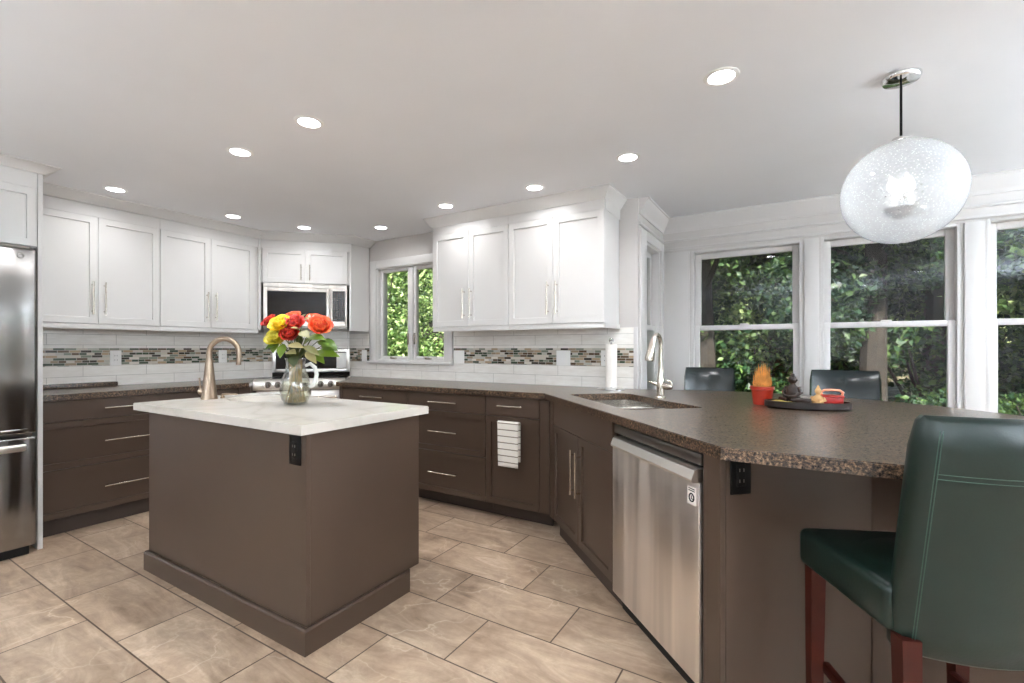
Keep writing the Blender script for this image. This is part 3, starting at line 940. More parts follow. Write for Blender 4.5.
# ------------------------------------------------------------------ island
IX0, IX1, IY0, IY1 = -3.035, -1.66, 1.165, 1.815
c = thing('kitchen_island', 'dark taupe kitchen island body under the white quartz top', 'island', ((IX0 + IX1) / 2, (IY0 + IY1) / 2, 0))
hx, hy = (IX1 - IX0) / 2, (IY1 - IY0) / 2
g = G()
g.box(-hx, hx, -hy, -hy + .02, .102, .874, .0015, 1)
g.box(-hx, -hx + .02, -hy + .02, hy, .102, .874)
g.box(hx - .02, hx, -hy + .02, hy, .102, .874, .0015, 1)
g.box(-hx + .02, hx - .02, -hy + .02, hy - .021, .102, .12)
g.box(-hx + .02, hx - .02, hy - .04, hy - .021, .12, .874)
g.build('body', 'dark_cab', c)
G().sweep([(0, 0), (.018, 0), (.018, .094), (.012, .102), (0, .102)], [(hx, hy - .085), (hx, -hy), (-hx, -hy), (-hx, hy - .085)][::-1]).build('plinth', 'dark_cab', c)
G().box(-hx, hx, hy - .085, hy - .065, 0, .10).build('toe_kick', 'toe', c)
W3 = 2 * hx / 3
for i in range(3):
    d = G().box(-hx + i * W3 + .002, -hx + (i + 1) * W3 - .002, hy - .02, hy, .112, .870, .0015, 1).build('door', 'dark_cab', c, 20)
    gg = G(); zz = .80
    gg.cyl((-hx + (i + .5) * W3 - .1, hy + .03, zz), (-hx + (i + .5) * W3 + .1, hy + .03, zz), .0055)
    for sgn in (-1, 1):
        gg.cyl((-hx + (i + .5) * W3 + sgn * .08, hy + .03, zz), (-hx + (i + .5) * W3 + sgn * .08, hy, zz), .0045)
    gg.build('handle', 'nickel', d)
hole = [(-2.71 + .21 * cos(2 * pi * k / 32), 1.60 + .155 * sin(2 * pi * k / 32)) for k in range(32)]
IT = [(-3.085, 1.112), (-1.615, 1.112), (-1.615, 1.838), (-3.085, 1.838)]
o = G().prism(IT, .876, CT, holes=[hole], bev=.003).build('island_top', 'quartz')
tag(o, 'white veined quartz top on the dark kitchen island', 'countertop')
c = thing('prep_sink', 'small oval steel sink sunk into the white island top', 'sink', (-2.71, 1.60, 0))
b = G().lathe([(.235, .8745), (.212, .8735), (.20, .80), (.16, .745), (.02, .738)], cap=True, sx=1.0, sy=.74).build('bowl', 'sink_steel', c)
G().cyl((0, 0, .740), (0, 0, .745), .03).build('drain', 'steel_dark', c)

# island faucet: tall gooseneck with a cone base
def arc3(c, r, a0, a1, n, ax):
    return [Vector(c) + r * (ax * cos(radians(a0 + (a1 - a0) * i / n)) + Vector((0, 0, 1)) * sin(radians(a0 + (a1 - a0) * i / n))) for i in range(n + 1)]
c = thing('faucet', 'tall brushed gooseneck faucet on the white island top', 'faucet', (-2.945, 1.43, CT))
sx = Vector((.80, .60, 0)).normalized()
G().lathe([(.044, .0), (.044, .006), (.040, .012), (.027, .15), (.018, .235)]).build('body', 'bronze', c)
pts = [Vector((0, 0, .225)), Vector((0, 0, .262))] + arc3(sx * .083 + Vector((0, 0, .27)), .083, 180, 8, 18, sx) + [sx * .166 + Vector((0, 0, .24)), sx * .163 + Vector((0, 0, .20))]
G().tube(pts, [.0165] * 2 + [.0155] * 19 + [.013, .0145]).build('spout', 'bronze', c)
h = G().cyl((0, 0, .045), (-sx.x * .055, -sx.y * .055, .045), .017).build('handle', 'bronze', c)
q = -sx * .047
G().tube([(q.x, q.y, .055), (q.x * 1.1, q.y * 1.1, .08), (q.x * 1.15, q.y * 1.15, .125)], [.006, .005, .005]).build('lever', 'bronze', h)
o = G().cyl((0, 0, 0), (0, 0, .012), .012).tube([(0, 0, .010), (0, 0, .022), (.02, .012, .024), (.075, .045, .022)], [.008, .007, .006, .005]).build('soap_dispenser', 'bronze', loc=(-2.925, 1.495, CT))
tag(o, 'low metal dispenser spout beside the island faucet', 'soap dispenser')

# ------------------------------------------------------------------ fridge
c = thing('refrigerator', 'tall stainless steel fridge with bottom freezer at the left edge', 'refrigerator', (-3.82, 0, 0), pi / 2)
WF = .906
G().box(.004, WF, .075, .80, .055, 1.775, .004).build('body', 'steel_dark', c)
G().box(.02, WF - .02, .045, .7, .0, .052, .003).build('grille', 'black', c)
for a, b, hx in ((.0, .455, .41), (.459, WF, .50)):
    d = G().box(a, b, .0, .07, .715, 1.79, .010, 3).build('door', 'fridge_steel', c)
    g = G().tube([(hx, -.005, .80), (hx, -.055, .83), (hx, -.055, 1.60), (hx, -.005, 1.63)], .013)
    g.build('handle', 'steel', d)
d = G().box(0, WF, .0, .07, .06, .695, .010, 3).build('freezer_drawer', 'fridge_steel', c)
g = G().box(.04, WF - .05, -.052, -.030, .622, .662, .010, 3)
for s in (.06, WF - .08):
    g.box(s, s + .02, -.035, .002, .628, .655, .003)
g.build('handle', 'oven_white', d)
G().box(.76, .87, -.003, .0, .737, .745, .001).build('badge', 'chrome', c)
g = G(); g.tube([(.84 + .013 * cos(2 * pi * k / 20), -.0012, 1.745 + .013 * sin(2 * pi * k / 20)) for k in range(20)] + [(.853, -.0012, 1.745)], .0015, 6)
g.build('round_logo', 'steel_dark', c)
G().box(.02, WF - .02, .02, .74, 1.79, 1.808, .004).build('hinge_cover', 'steel_dark', c)

# ------------------------------------------------------------------ microwave
c = thing('microwave', 'stainless over-the-range microwave with dark glass door', 'microwave', diag(LO - .378, DD - .0), pi / 4)
WM = .756
G().box(0, WM, .03, .385, 1.40, 1.838, .003).build('case', 'steel_dark', c)
G().box(0, WM, .0, .03, 1.797, 1.836, .003).build('vent_grille', 'steel', c)
d = ring(G(), .0, .60, .0, .03, 1.425, 1.795, .034, .05, .003).build('door', 'steel', c)
G().box(.032, .57, .006, .026, 1.473, 1.763).build('glass', 'black_glass', d)
g = G().tube([(.585, -.002, 1.455), (.585, -.042, 1.485), (.585, -.050, 1.62), (.585, -.042, 1.755), (.585, -.002, 1.785)], .015)
g.build('handle', 'oven_white', d)
g = ring(G(), .602, WM, .0, .03, 1.425, 1.795, .02, .05, .002).build('control_panel', 'steel', c)
G().box(.62, WM - .018, .006, .026, 1.474, 1.775).build('key_pad', 'keys', g)
G().box(.0, WM, .004, .36, 1.398, 1.424, .004).build('base_vent', 'steel_dark', c)

# ------------------------------------------------------------------ range
US = 1.085                      # front distance from the room corner
c = thing('kitchen_range', 'stainless electric range set diagonally in the corner under the microwave', 'stove', diag(LO - .375, US), pi / 4)
WR = .75
G().box(0, WR, .025, .63, .03, .905, .003).build('body', 'steel_dark', c)
G().box(.01, WR - .01, .02, .60, .906, .917, .003).build('cooktop', 'black_glass', c)
g = G()
prof = [(-.035, .835), (-.045, .86), (-.035, .905), (-.005, .93), (.03, .935), (.03, .84)]
g.loft([[(x, y, z) for y, z in prof] for x in (-.012, 0.0, WR, WR + .012)])
cp = g.build('control_panel', 'oven_white', c)
for kx in (.115, .195, .555, .64):
    k1 = G().cyl((kx, -.035, .885), (kx, -.062, .878), .028, .022).box(kx - .005, kx + .005, -.075, -.055, .858, .900, .002).build('knob', 'steel_dark', cp)
G().box(.30, .45, -.045, -.03, .868, .90, .002).build('display', 'black_glass', cp)
d = G().box(.008, WR - .008, .0, .026, .22, .825, .004).build('oven_door', 'steel', c)
G().box(.12, WR - .12, -.002, .005, .36, .66, .002).build('glass', 'black_glass', d)
g = G().cyl((.05, -.05, .765), (WR - .05, -.05, .765), .013)
for s in (.08, WR - .08): g.cyl((s, -.05, .765), (s, .0, .765), .009)
g.build('handle', 'nickel', d)
G().box(.008, WR - .008, .0, .026, .04, .21, .004).build('drawer', 'steel', c)
g = ring(G(), .0, WR, .575, .635, .965, 1.205, .035, .035, .004).box(.0, WR, .60, .635, .905, .965).build('backguard', 'oven_white', c)
G().box(.035, WR - .035, .583, .63, 1.0, 1.17).build('display_glass', 'black_glass', g)
G().box(.62, .715, .578, .6, 1.005, 1.165, .002).build('key_panel', 'plastic_white', g)
G().box(.0, WR, .592, .60, .917, .966).build('back_splash', 'black_glass', g)
for bx, by, br in ((.2, .17, .1), (.55, .17, .08), (.2, .44, .08), (.55, .44, .1)):
    G().lathe([(br, .9172), (br, .9178), (br - .004, .9178), (br - .004, .9172)], (bx, by, 0), cap=False).build('burner', 'steel_dark', c)
# ------------------------------------------------------------------ dishwasher
WDW = .650
c = thing('dishwasher', 'stainless steel dishwasher under the brown granite peninsula', 'dishwasher', at45(-2.003, SF), -pi / 4)
G().box(.006, WDW - .006, .045, .57, .0, .868).build('body', 'black', c)
G().box(.004, WDW - .004, .004, .044, .820, .858, .003).build('control_strip', 'steel_dark', c)
d = G().box(.004, WDW - .004, -.006, .044, .085, .766, .006, 2).build('door', 'steel', c)
g = G()
prof = [(.02, .764), (-.022, .764), (-.032, .768), (-.034, .776), (-.022, .806), (-.014, .811), (.02, .811)]
g.loft([[(x, y, z) for y, z in prof] for x in (.045, WDW - .004)])
g.build('handle', 'oven_white', d)
G().box(.02, WDW - .02, .06, .08, .0, .08).build('kick_plate', 'black', c)
s = G().box(.586, .632, -.0075, -.0062, .682, .742).build('energy_sticker', 'paper', d)
g = G().tube([(.610 + .013 * cos(2 * pi * k / 20), -.0082, .706 + .013 * sin(2 * pi * k / 20)) for k in range(21)], .0026, 6)
g.box(.608, .6115, -.0085, -.0076, .700, .713).box(.608, .617, -.0085, -.0076, .700, .703)
for a, z in ((.592, .734), (.592, .727)):
    g.box(a, a + .034, -.0085, -.0076, z, z + .003)
g.build('printed_mark', 'black', s)

# ------------------------------------------------------------------ peninsula faucet
fx = at45(-2.505, 1.53, CT)
c = thing('faucet', 'slim steel pull-down faucet standing behind the double sink', 'faucet', fx, radians(-8))
G().lathe([(.030, .0), (.030, .005), (.024, .012), (.022, .06), (.024, .085), (.021, .10), (.015, .17)]).build('body', 'nickel', c)
pts = [Vector((0, 0, .15)), Vector((0, 0, .30))] + [Vector((0, -.055 + .055 * cos(radians(a)), .325 + .052 * sin(radians(a)))) for a in range(0, 160, 20)]
G().tube(pts, [.014, .012] + [.0125] * 8).build('spout', 'nickel', c)
e0 = pts[-1]
G().tube([e0 + Vector((0, .006, .004)), e0 + Vector((-.004, -.014, -.03)), e0 + Vector((-.014, -.036, -.12)), e0 + Vector((-.015, -.038, -.135))], [.0145, .018, .026, .023]).build('spray_head', 'nickel', c)
G().tube([(-.068, -.02, .098), (-.04, -.01, .088), (0, 0, .078), (.04, .0, .07), (.07, .0, .066)], [.004, .009, .020, .021, .012]).tube([(.05, 0, .068), (.068, .0, .085), (.062, -.0, .102), (.03, .0, .108)], [.008, .007, .006, .005]).build('handle', 'nickel', c)

# paper towel holder
px = (-1.128, 3.235, CT)
c = thing('paper_towel_holder', 'upright holder with a thin white paper towel roll by the tiled wall', 'paper towel holder', px)
G().lathe([(.098, 0), (.098, .008), (.085, .014), (.02, .016)]).build('base', 'chrome', c)
G().cyl((0, 0, .015), (0, 0, .345), .008).ball((0, 0, .355), .018).build('post', 'chrome', c)
G().lathe([(.02, .02), (.040, .02), (.041, .03), (.041, .318), (.040, .325), (.02, .325)], cap=False).build('paper_roll', 'paper', c)

# ------------------------------------------------------------------ striped towel over the door handle
def towel():
    o = G()
    w, n = .168, 22
    path = []
    zt = TOWEL_Z + .0125
    for k in range(13): path.append((.013, -.26 + (.26) * k / 12))           # back drop (short side)
    for a in range(15, 180, 15): path.append((.013 * cos(radians(a)), .013 * sin(radians(a))))
    for k in range(19): path.append((-.013 - .006 * k / 18, -.295 * k / 18))
    rings = []
    for i, (y, z) in enumerate(path):
        row = []
        for j in range(n + 1):
            u = j / n - .5
            drop = max(0, -z)
            sag = .004 * sin(u * 17 + 1) * min(1, drop * 6) * (1 if y < 0 else .3)
            wid = w * (1 - .07 * min(1, drop / .3))
            row.append((u * wid + .006 * drop / .3, y - abs(sag) * (1 if y < 0 else -0.2), TOWEL_Z + z))
        rings.append(row)
    o.loft(rings, cap=False, closed=False)
    ob = o.build('hand_towel', 'towel', angle=180, loc=(TOWEL_X, TOWEL_Y, 0))
    m = ob.modifiers.new('thickness', 'SOLIDIFY'); m.thickness = .004; m.offset = 0
    return tag(ob, 'white striped hand towel hung over the cabinet door handle', 'towel')
towel()

# ------------------------------------------------------------------ switches and outlets
def outlet(label, loc, rz, w=.075, h=.118, mat='plastic_white', kind='outlet', inner='plastic_white', n=1):
    c = thing('wall_outlet' if kind == 'outlet' else 'light_switch', label, 'outlet' if kind == 'outlet' else 'light switch', loc, rz)
    G().box(-w / 2, w / 2, -.006, 0, -h / 2, h / 2, .003).build('cover_plate', mat, c)
    for k in range(n):
        x = (k - (n - 1) / 2) * .046
        f = G().box(x - .017, x + .017, -.009, -.005, -.034, .034, .002).build('socket' if kind == 'outlet' else 'rocker', inner, c)
        if kind == 'outlet':
            g = G()
            for z in (-.017, .017):
                g.box(x - .009, x - .006, -.0098, -.0088, z - .005, z + .005).box(x + .006, x + .009, -.0098, -.0088, z - .005, z + .005)
            g.build('slots', 'steel_dark' if mat == 'plastic_black' else 'steel_dark', f)
    return c
YP, XP = YW - .011, XW + .011
outlet('white outlet on the left mosaic band near the fridge', (XP, 1.565, 1.135), pi / 2)
outlet('white outlet on the left mosaic band behind the island faucet', (XP, 2.386, 1.135), pi / 2)
outlet('white switch plate on the mosaic between range and casement window', (-3.845, YP, 1.135), 0, .075, kind='switch')
outlet('white double switch plate on the mosaic just right of the casement window', (-2.605, YP, 1.133), 0, .118, kind='switch', n=2)
outlet('white double switch plate on the mosaic midway under the wall cabinets', (-1.57, YP, 1.135), 0, .122, kind='switch', n=2)
outlet('white double outlet plate on the mosaic behind the paper towel roll', (-1.197, YP, 1.137), 0, .122, n=2)
outlet('black outlet near the corner of the island front', (-1.727, IY0, .800), 0, .075, .12, 'plastic_black', inner='plastic_black')
q = at45(-1.26 + .0, SF + .072)
outlet('black outlet on the peninsula end panel under the bar edge', (q[0], q[1], .812), pi / 4, .075, .12, 'plastic_black', inner='plastic_black')

# ------------------------------------------------------------------ flower bouquet
VX, VY = -2.269, 1.53
c = thing('glass_vase', 'clear glass vase of flowers on the white island top', 'vase', (VX, VY, CT))
vp = [(.052, .0), (.062, .008), (.076, .05), (.077, .08), (.069, .125), (.052, .175), (.045, .21), (.048, .235), (.053, .245)]
vin = [(r - .004, z if i else .006) for i, (r, z) in reversed(list(enumerate(vp)))]
G().lathe(vp + vin).build('glass_wall', 'vase_glass', c, 180)
G().lathe([(.047, .007), (.057, .012), (.0715, .05), (.0725, .08), (.064, .125)]).build('water', 'vase_water', c, 60)

hd = Vector((.80, .60, 0))
pts = [hd * r_ + Vector((0, 0, z)) for r_, z in ((.050, .205), (.075, .215), (.098, .195), (.108, .16), (.102, .125), (.086, .10), (.072, .09))]
G().tube(pts, [.009, .010, .011, .011, .011, .010, .009], 12).build('handle', 'vase_handle', c)
g = G(); rnd = random.Random(77)
for k in range(44):
    a = rnd.uniform(0, 6.28); b = rnd.uniform(0, 6.28)
    g.tube([(.055 * cos(a) * rnd.uniform(.5, 1), .055 * sin(a) * rnd.uniform(.5, 1), .014), (.03 * cos(b), .03 * sin(b), .12), (.03 * cos(b + .4), .03 * sin(b + .4), .24)], .0026, 6)
tag(g.build('cut_stems', 'stem_gold', loc=(VX, VY, CT)), 'bundle of golden brown stems standing in the glass vase', 'stems', None, 'stuff')

def petal(g, base, out, up, w, h, curl, cup):
    side = out.cross(up).normalized()
    rows = []
    for i in range(5):
        v = i / 4
        wid = w * (0.35 + 1.0 * sin(min(1, v * 1.05) * pi * .62)) * (1 if v < .9 else .8)
        row = []
        for j in range(5):
            u = j / 4 - .5
            p = base + up * (h * v) + out * (curl * v * v - cup * (2 * u) ** 2 * w * .8) + side * (wid * u)
            row.append(p)
        rows.append(row)
    g.loft(rows, cap=False, closed=False)

def rose(label, head, r, mat, seed):
    rnd = random.Random(seed)
    H_ = Vector(head)
    neck = Vector((VX + rnd.uniform(-.02, .02), VY + rnd.uniform(-.02, .02), CT + .235))
    foot = Vector((VX + rnd.uniform(-.04, .04), VY + rnd.uniform(-.04, .04), CT + .02))
    r *= 1.22
    c = thing('rose', label, 'flower', H_)
    ax = ((H_ - neck).normalized() * .55 + Vector((.55, -.75, .25)).normalized() * .6).normalized()
    g = G()
    for layer, (n, rr, hh, cu) in enumerate(((3, .18, 1.0, -.10), (5, .38, 1.0, .08), (6, .62, .92, .40), (7, .82, .78, .75))):
        for k in range(n):
            a = 2 * pi * (k / n + layer * .13) + rnd.uniform(-.15, .15)
            t = ax.orthogonal().normalized()
            b = ax.cross(t)
            out = (t * cos(a) + b * sin(a)).normalized()
            petal(g, out * (r * rr * .55) - ax * (r * .55), out, ax, r * (.75 + .12 * layer), r * hh * 1.25, r * cu, .55 if layer < 3 else .35)
    g.ball((0, 0, 0), r * .35)
    bl = g.build('bloom', mat, c, 60)
    m = bl.modifiers.new('thickness', 'SOLIDIFY'); m.thickness = .0008
    G().tube([ax * (-r * .5), (H_.lerp(neck, .5) + Vector((0, 0, .01))) - H_, neck - H_, foot - H_], .0028, 7).build('stem', 'stem_green', c)
    return c
def px3(x, y, D=2.50):
    f = Vector((-sin(YAW), cos(YAW), 0)); r = Vector((cos(YAW), sin(YAW), 0))
    return Vector((0, 0, EYE)) + D * (f + r * ((x - CX) / F_PX) + Vector((0, 0, 1)) * ((CY - y) / F_PX))
rose('yellow rose, the brightest bloom at the left of the bouquet', px3(280.5, 325, 2.44), .041, 'petal_yellow', 1)
rose('dark red bloom at the far left of the bouquet, half behind the yellow rose', px3(270, 322, 2.52), .032, 'petal_red', 2)
rose('red rose in the middle of the bouquet with an orange rim', px3(294, 325, 2.45), .042, 'petal_red', 3)
rose('deep red rose low in the middle of the bouquet', px3(290, 335, 2.42), .036, 'petal_red', 4)
rose('small orange rose at the top centre of the bouquet', px3(293, 318, 2.55), .034, 'petal_orange', 5)
rose('large orange-red rose at the right of the bouquet', px3(320, 327, 2.44), .045, 'petal_orange', 6)
rose('lime yellow bloom at the lower left of the bouquet', px3(277, 338, 2.43), .042, 'petal_lime', 7)
rose('orange bloom at the upper right, partly behind the large orange rose', px3(314, 321, 2.54), .034, 'petal_orange', 8)

def leaf(g, base, tip, width, n=6, droop=.012):
    base, tip = Vector(base), Vector(tip)
    d = tip - base
    side = d.cross(Vector((.3, -.5, .8))).normalized()
    nrm = side.cross(d).normalized()
    rows = []
    for i in range(n + 1):
        v = i / n
        w = width * sin(pi * min(.985, max(.03, v ** .8))) * .5
        p = base + d * v - nrm * droop * (v * v)
        rows.append([p - side * w + nrm * w * .25, p, p + side * w + nrm * w * .25])
    g.loft(rows, cap=False, closed=False)
def sprig(label, pts, width, mat, seed, name='leaf_sprig'):
    """a stem from the vase with leaves: pts = list of (leaf base, leaf tip) pixel-free world points"""
    rnd = random.Random(seed)
    c = thing(name, label, 'foliage', (VX, VY, CT + .235))
    o0 = Vector((VX, VY, CT + .235))
    g = G(); s = G()
    for b, t in pts:
        leaf(g, b - o0, t - o0, width * rnd.uniform(.85, 1.15))
        foot = Vector((rnd.uniform(-.035, .035), rnd.uniform(-.035, .035), -.21))
        s.tube([b - o0, (b - o0) * .5, Vector((rnd.uniform(-.02, .02), rnd.uniform(-.02, .02), 0)), foot], .002, 6)
    g.build('leaves', mat, c, 60)
    s.build('stem', 'stem_green', c)
sprig('broad green leaves hanging at the right of the bouquet', [(px3(318, 341, 2.42), px3(337, 346, 2.36)), (px3(315, 352, 2.42), px3(339, 355, 2.38)), (px3(310, 350, 2.44), px3(324, 362, 2.38)), (px3(308, 337, 2.42), px3(325, 338, 2.36)), (px3(322, 346, 2.45), px3(337, 349, 2.40))], .068, 'rose_leaf', 11)
sprig('green leaves hanging at the left under the lime bloom', [(px3(280, 342, 2.44), px3(264, 348, 2.4)), (px3(284, 344, 2.42), px3(279, 357, 2.38)), (px3(276, 340, 2.44), px3(272, 352, 2.4))], .052, 'rose_leaf', 12)
sprig('dusty pale green leaves low in the centre of the bouquet', [(px3(304, 346, 2.40), px3(319, 354, 2.36)), (px3(306, 352, 2.40), px3(316, 362, 2.36)), (px3(288, 345, 2.40), px3(303, 346, 2.36)), (px3(287, 352, 2.40), px3(295, 352, 2.36)), (px3(300, 332, 2.40), px3(309, 336, 2.36))], .05, 'euc_leaf', 13)
sprig('dusty pale leaves standing at the top of the bouquet', [(px3(298, 322, 2.52), px3(304, 313, 2.5)), (px3(300, 330, 2.42), px3(292, 326, 2.38)), (px3(302, 322, 2.5), px3(309, 316, 2.48))], .04, 'euc_leaf', 14)
sprig('dark green leaves deep in the middle of the bouquet', [(px3(292, 340, 2.46), px3(302, 333, 2.44)), (px3(300, 345, 2.46), px3(300, 333, 2.44)), (px3(303, 345, 2.46), px3(313, 336, 2.44)), (px3(296, 352, 2.45), px3(290, 342, 2.44)), (px3(298, 358, 2.46), px3(308, 345, 2.44)), (px3(292, 358, 2.45), px3(288, 350, 2.44)), (px3(294, 355, 2.43), px3(293, 366, 2.40))], .055, 'dark_leaf', 15)
c = thing('white_sprig', 'small white star-shaped sprig at the top of the bouquet', 'flower', px3(311, 320, 2.5))
g = G()
for k in range(9):
    a = k * 2.4
    d = Vector((cos(a) * .7, sin(a) * .3, .5 + .4 * sin(k))).normalized()
    leaf(g, d * .004, d * .034, .009, 4, .002)
g.build('petals', 'petal_white', c, 60)
o0 = px3(311, 320, 2.5)
G().tube([(0, 0, 0), Vector((VX, VY, CT + .24)) - o0, Vector((VX + .02, VY, CT + .03)) - o0], .0018, 6).build('stem', 'stem_green', c)

# ------------------------------------------------------------------ things on the bar
def at_bar(x, y, z=CT):
    D = F_PX * (EYE - z) / (y - CY)
    f = Vector((-sin(YAW), cos(YAW), 0)); r = Vector((cos(YAW), sin(YAW), 0))
    p = D * (f + r * ((x - CX) / F_PX))
    return Vector((p.x, p.y, z))
pp = Vector((-.15, 2.80, CT))
c = thing('potted_grass', 'orange pot of golden dried grass on the granite bar', 'potted plant', pp)
G().lathe([(.040, .0), (.043, .003), (.052, .078), (.057, .08), (.057, .097), (.051, .097), (.047, .085), (.0, .085)], cap=True).build('pot', 'orange_pot', c)
g = G(); rnd = random.Random(5)
for k in range(260):
    a = rnd.uniform(0, 2 * pi); rr = rnd.uniform(0, .04)
    b = Vector((rr * cos(a), rr * sin(a), .084))
    h_ = rnd.uniform(.06, .155) * (1 - .45 * rr / .04)
    lean = rnd.uniform(.0, .045)
    tip = Vector((b.x * 1.0 + lean * cos(a) * .7 - b.x * .55, b.y + lean * sin(a) * .7 - b.y * .55, .08 + h_))
    mid_ = b.lerp(tip, .45) + Vector((cos(a) * .008, sin(a) * .008, 0))
    g.tube([b, mid_, tip], [.0014, .0018, .0004], 4)
g.build('grass_tuft', 'dry_grass', c, 0)

tc = Vector((.048, 2.72, CT))
c = thing('serving_tray', 'dark oval wooden tray on the granite bar holding small ornaments', 'tray', tc, radians(8))
n = 40
rings = []
for r_, z in ((.90, .0), (1.0, .008), (1.0, .036), (.96, .038), (.93, .018), (.90, .014)):
    rings.append([(.185 * r_ * cos(2 * pi * k / n), .095 * r_ * sin(2 * pi * k / n), z) for k in range(n)])
G().loft(rings).build('tray_body', 'tray_wood', c)
TZ = CT + .0145
def tray_at(x, y):
    a = radians(8)
    return Vector((tc.x + x * cos(a) - y * sin(a), tc.y + x * sin(a) + y * cos(a), TZ))
# dark seated figurine
c = thing('figurine', 'dark seated figurine on the left half of the oval tray', 'figurine', tray_at(-.055, .038), radians(-28))
g = G()
g.box(-.045, .045, -.03, .03, 0, .014, .004)
g.ball((0, 0, .034), .03, 1.35, .9, .62)
g.lathe([(.030, .03), (.034, .06), (.030, .085), (.014, .10), (.011, .108)], cap=True, n=20, sy=.75)
g.ball((0, -.002, .124), .021, .92, .95, 1.1)
g.ball((0, .002, .147), .009)
for s in (-1, 1):
    g.tube([(s * .03, 0, .088), (s * .043, -.005, .062), (s * .025, -.026, .045), (0, -.03, .042)], [.010, .009, .008, .006], 8)
    g.ball((s * .020, -.002, .124), .005)
    g.tube([(s * .02, 0, .03), (s * .052, -.012, .026), (s * .01, -.034, .024)], [.014, .013, .008], 8)
g.build('body', 'figure_dark', c, 60)
o = G().box(-.034, .034, -.022, .022, 0, .036, .003).build('ornament_block', 'figure_dark', loc=tray_at(-.012, .012), rot=(0, 0, radians(-10)))
tag(o, 'small dark block beside the seated dark figurine', 'ornament')
# cream figurine
c = thing('figurine', 'small cream seated figurine beside the red box on the tray', 'figurine', tray_at(.048, .005), radians(-15))
g = G()
g.ball((0, 0, .014), .026, 1.1, .85, .6)
g.lathe([(.022, .01), (.026, .03), (.022, .045), (.009, .056), (.008, .062)], cap=True, n=18, sy=.8)
g.ball((0, 0, .072), .015, .95, .95, 1.1)
g.lathe([(.013, .08), (.008, .088), (.004, .098), (.001, .102)], cap=True, n=12)
for s in (-1, 1):
    g.tube([(s * .022, 0, .044), (s * .031, -.006, .03), (s * .012, -.022, .024)], [.007, .007, .005], 8)
g.build('body', 'figure_cream', c, 60)
# red box with a looped rim
c = thing('lidded_box', 'small red lacquered box with a pale looped handle on the tray', 'box', tray_at(.108, .02), radians(10))
G().box(-.042, .042, -.03, .03, 0, .052, .006).box(-.045, .045, -.033, .033, .044, .056, .005).build('body', 'red_box', c)
G().tube([(-.042, -.0, .055), (-.046, -.0, .068), (-.032, -.0, .078), (.0, -.0, .080), (.032, 0, .078), (.046, 0, .068), (.042, 0, .055)], .006, 8).build('handle', 'pink_stone', c)
# pebbles and moss
for i, (x, y, r_, mt, lb) in enumerate(((-.125, -.01, .030, 'moss', 'clump of pale moss at the left end of the oval tray'), (-.085, -.035, .026, 'moss', 'clump of pale moss at the front of the oval tray'),
                                      (-.028, -.035, .018, 'pink_stone', 'pale pink pebble left of the cream figurine'), (.012, -.045, .016, 'pink_stone', 'pale pink pebble in front of the cream figurine'),
                                      (-.055, -.05, .014, 'plastic_white', 'small white shell at the front of the oval tray'))):
    g = G(); rnd = random.Random(i)
    g.ball((0, 0, r_ * .42), r_, 1.2, .9, .42)
    for v in g.bm.verts:
        v.co += Vector((rnd.uniform(-1, 1), rnd.uniform(-1, 1), 0)) * r_ * .06
    tag(g.build('pebble' if 'pebble' in lb else ('moss_clump' if 'moss' in lb else 'shell'), mt, loc=tray_at(x, y), angle=60), lb, 'ornament')

# ------------------------------------------------------------------ bar stools
def slab(g, stations, t, rr=.022, seg=4):
    """upholstered slab: stations (x, y, z0, z1) across; thickness t along +y"""
    rings = []
    for x, y, z0, z1, sc in stations:
        cy, cz = y + t / 2, (z0 + z1) / 2
        hy, hz = t / 2 * sc, (z1 - z0) / 2 * (1 - (1 - sc) * .06)
        r = min(rr, hy * .95)
        p = []
        for sy, sz, a in ((1, 1, 0), (-1, 1, 90), (-1, -1, 180), (1, -1, 270)):
            p += [(x, cy + sy * (hy - r) + r * cos(radians(a + 90 * k / seg)), cz + sz * (hz - r) + r * sin(radians(a + 90 * k / seg))) for k in range(seg + 1)]
        rings.append(p)
    return g.loft(rings)

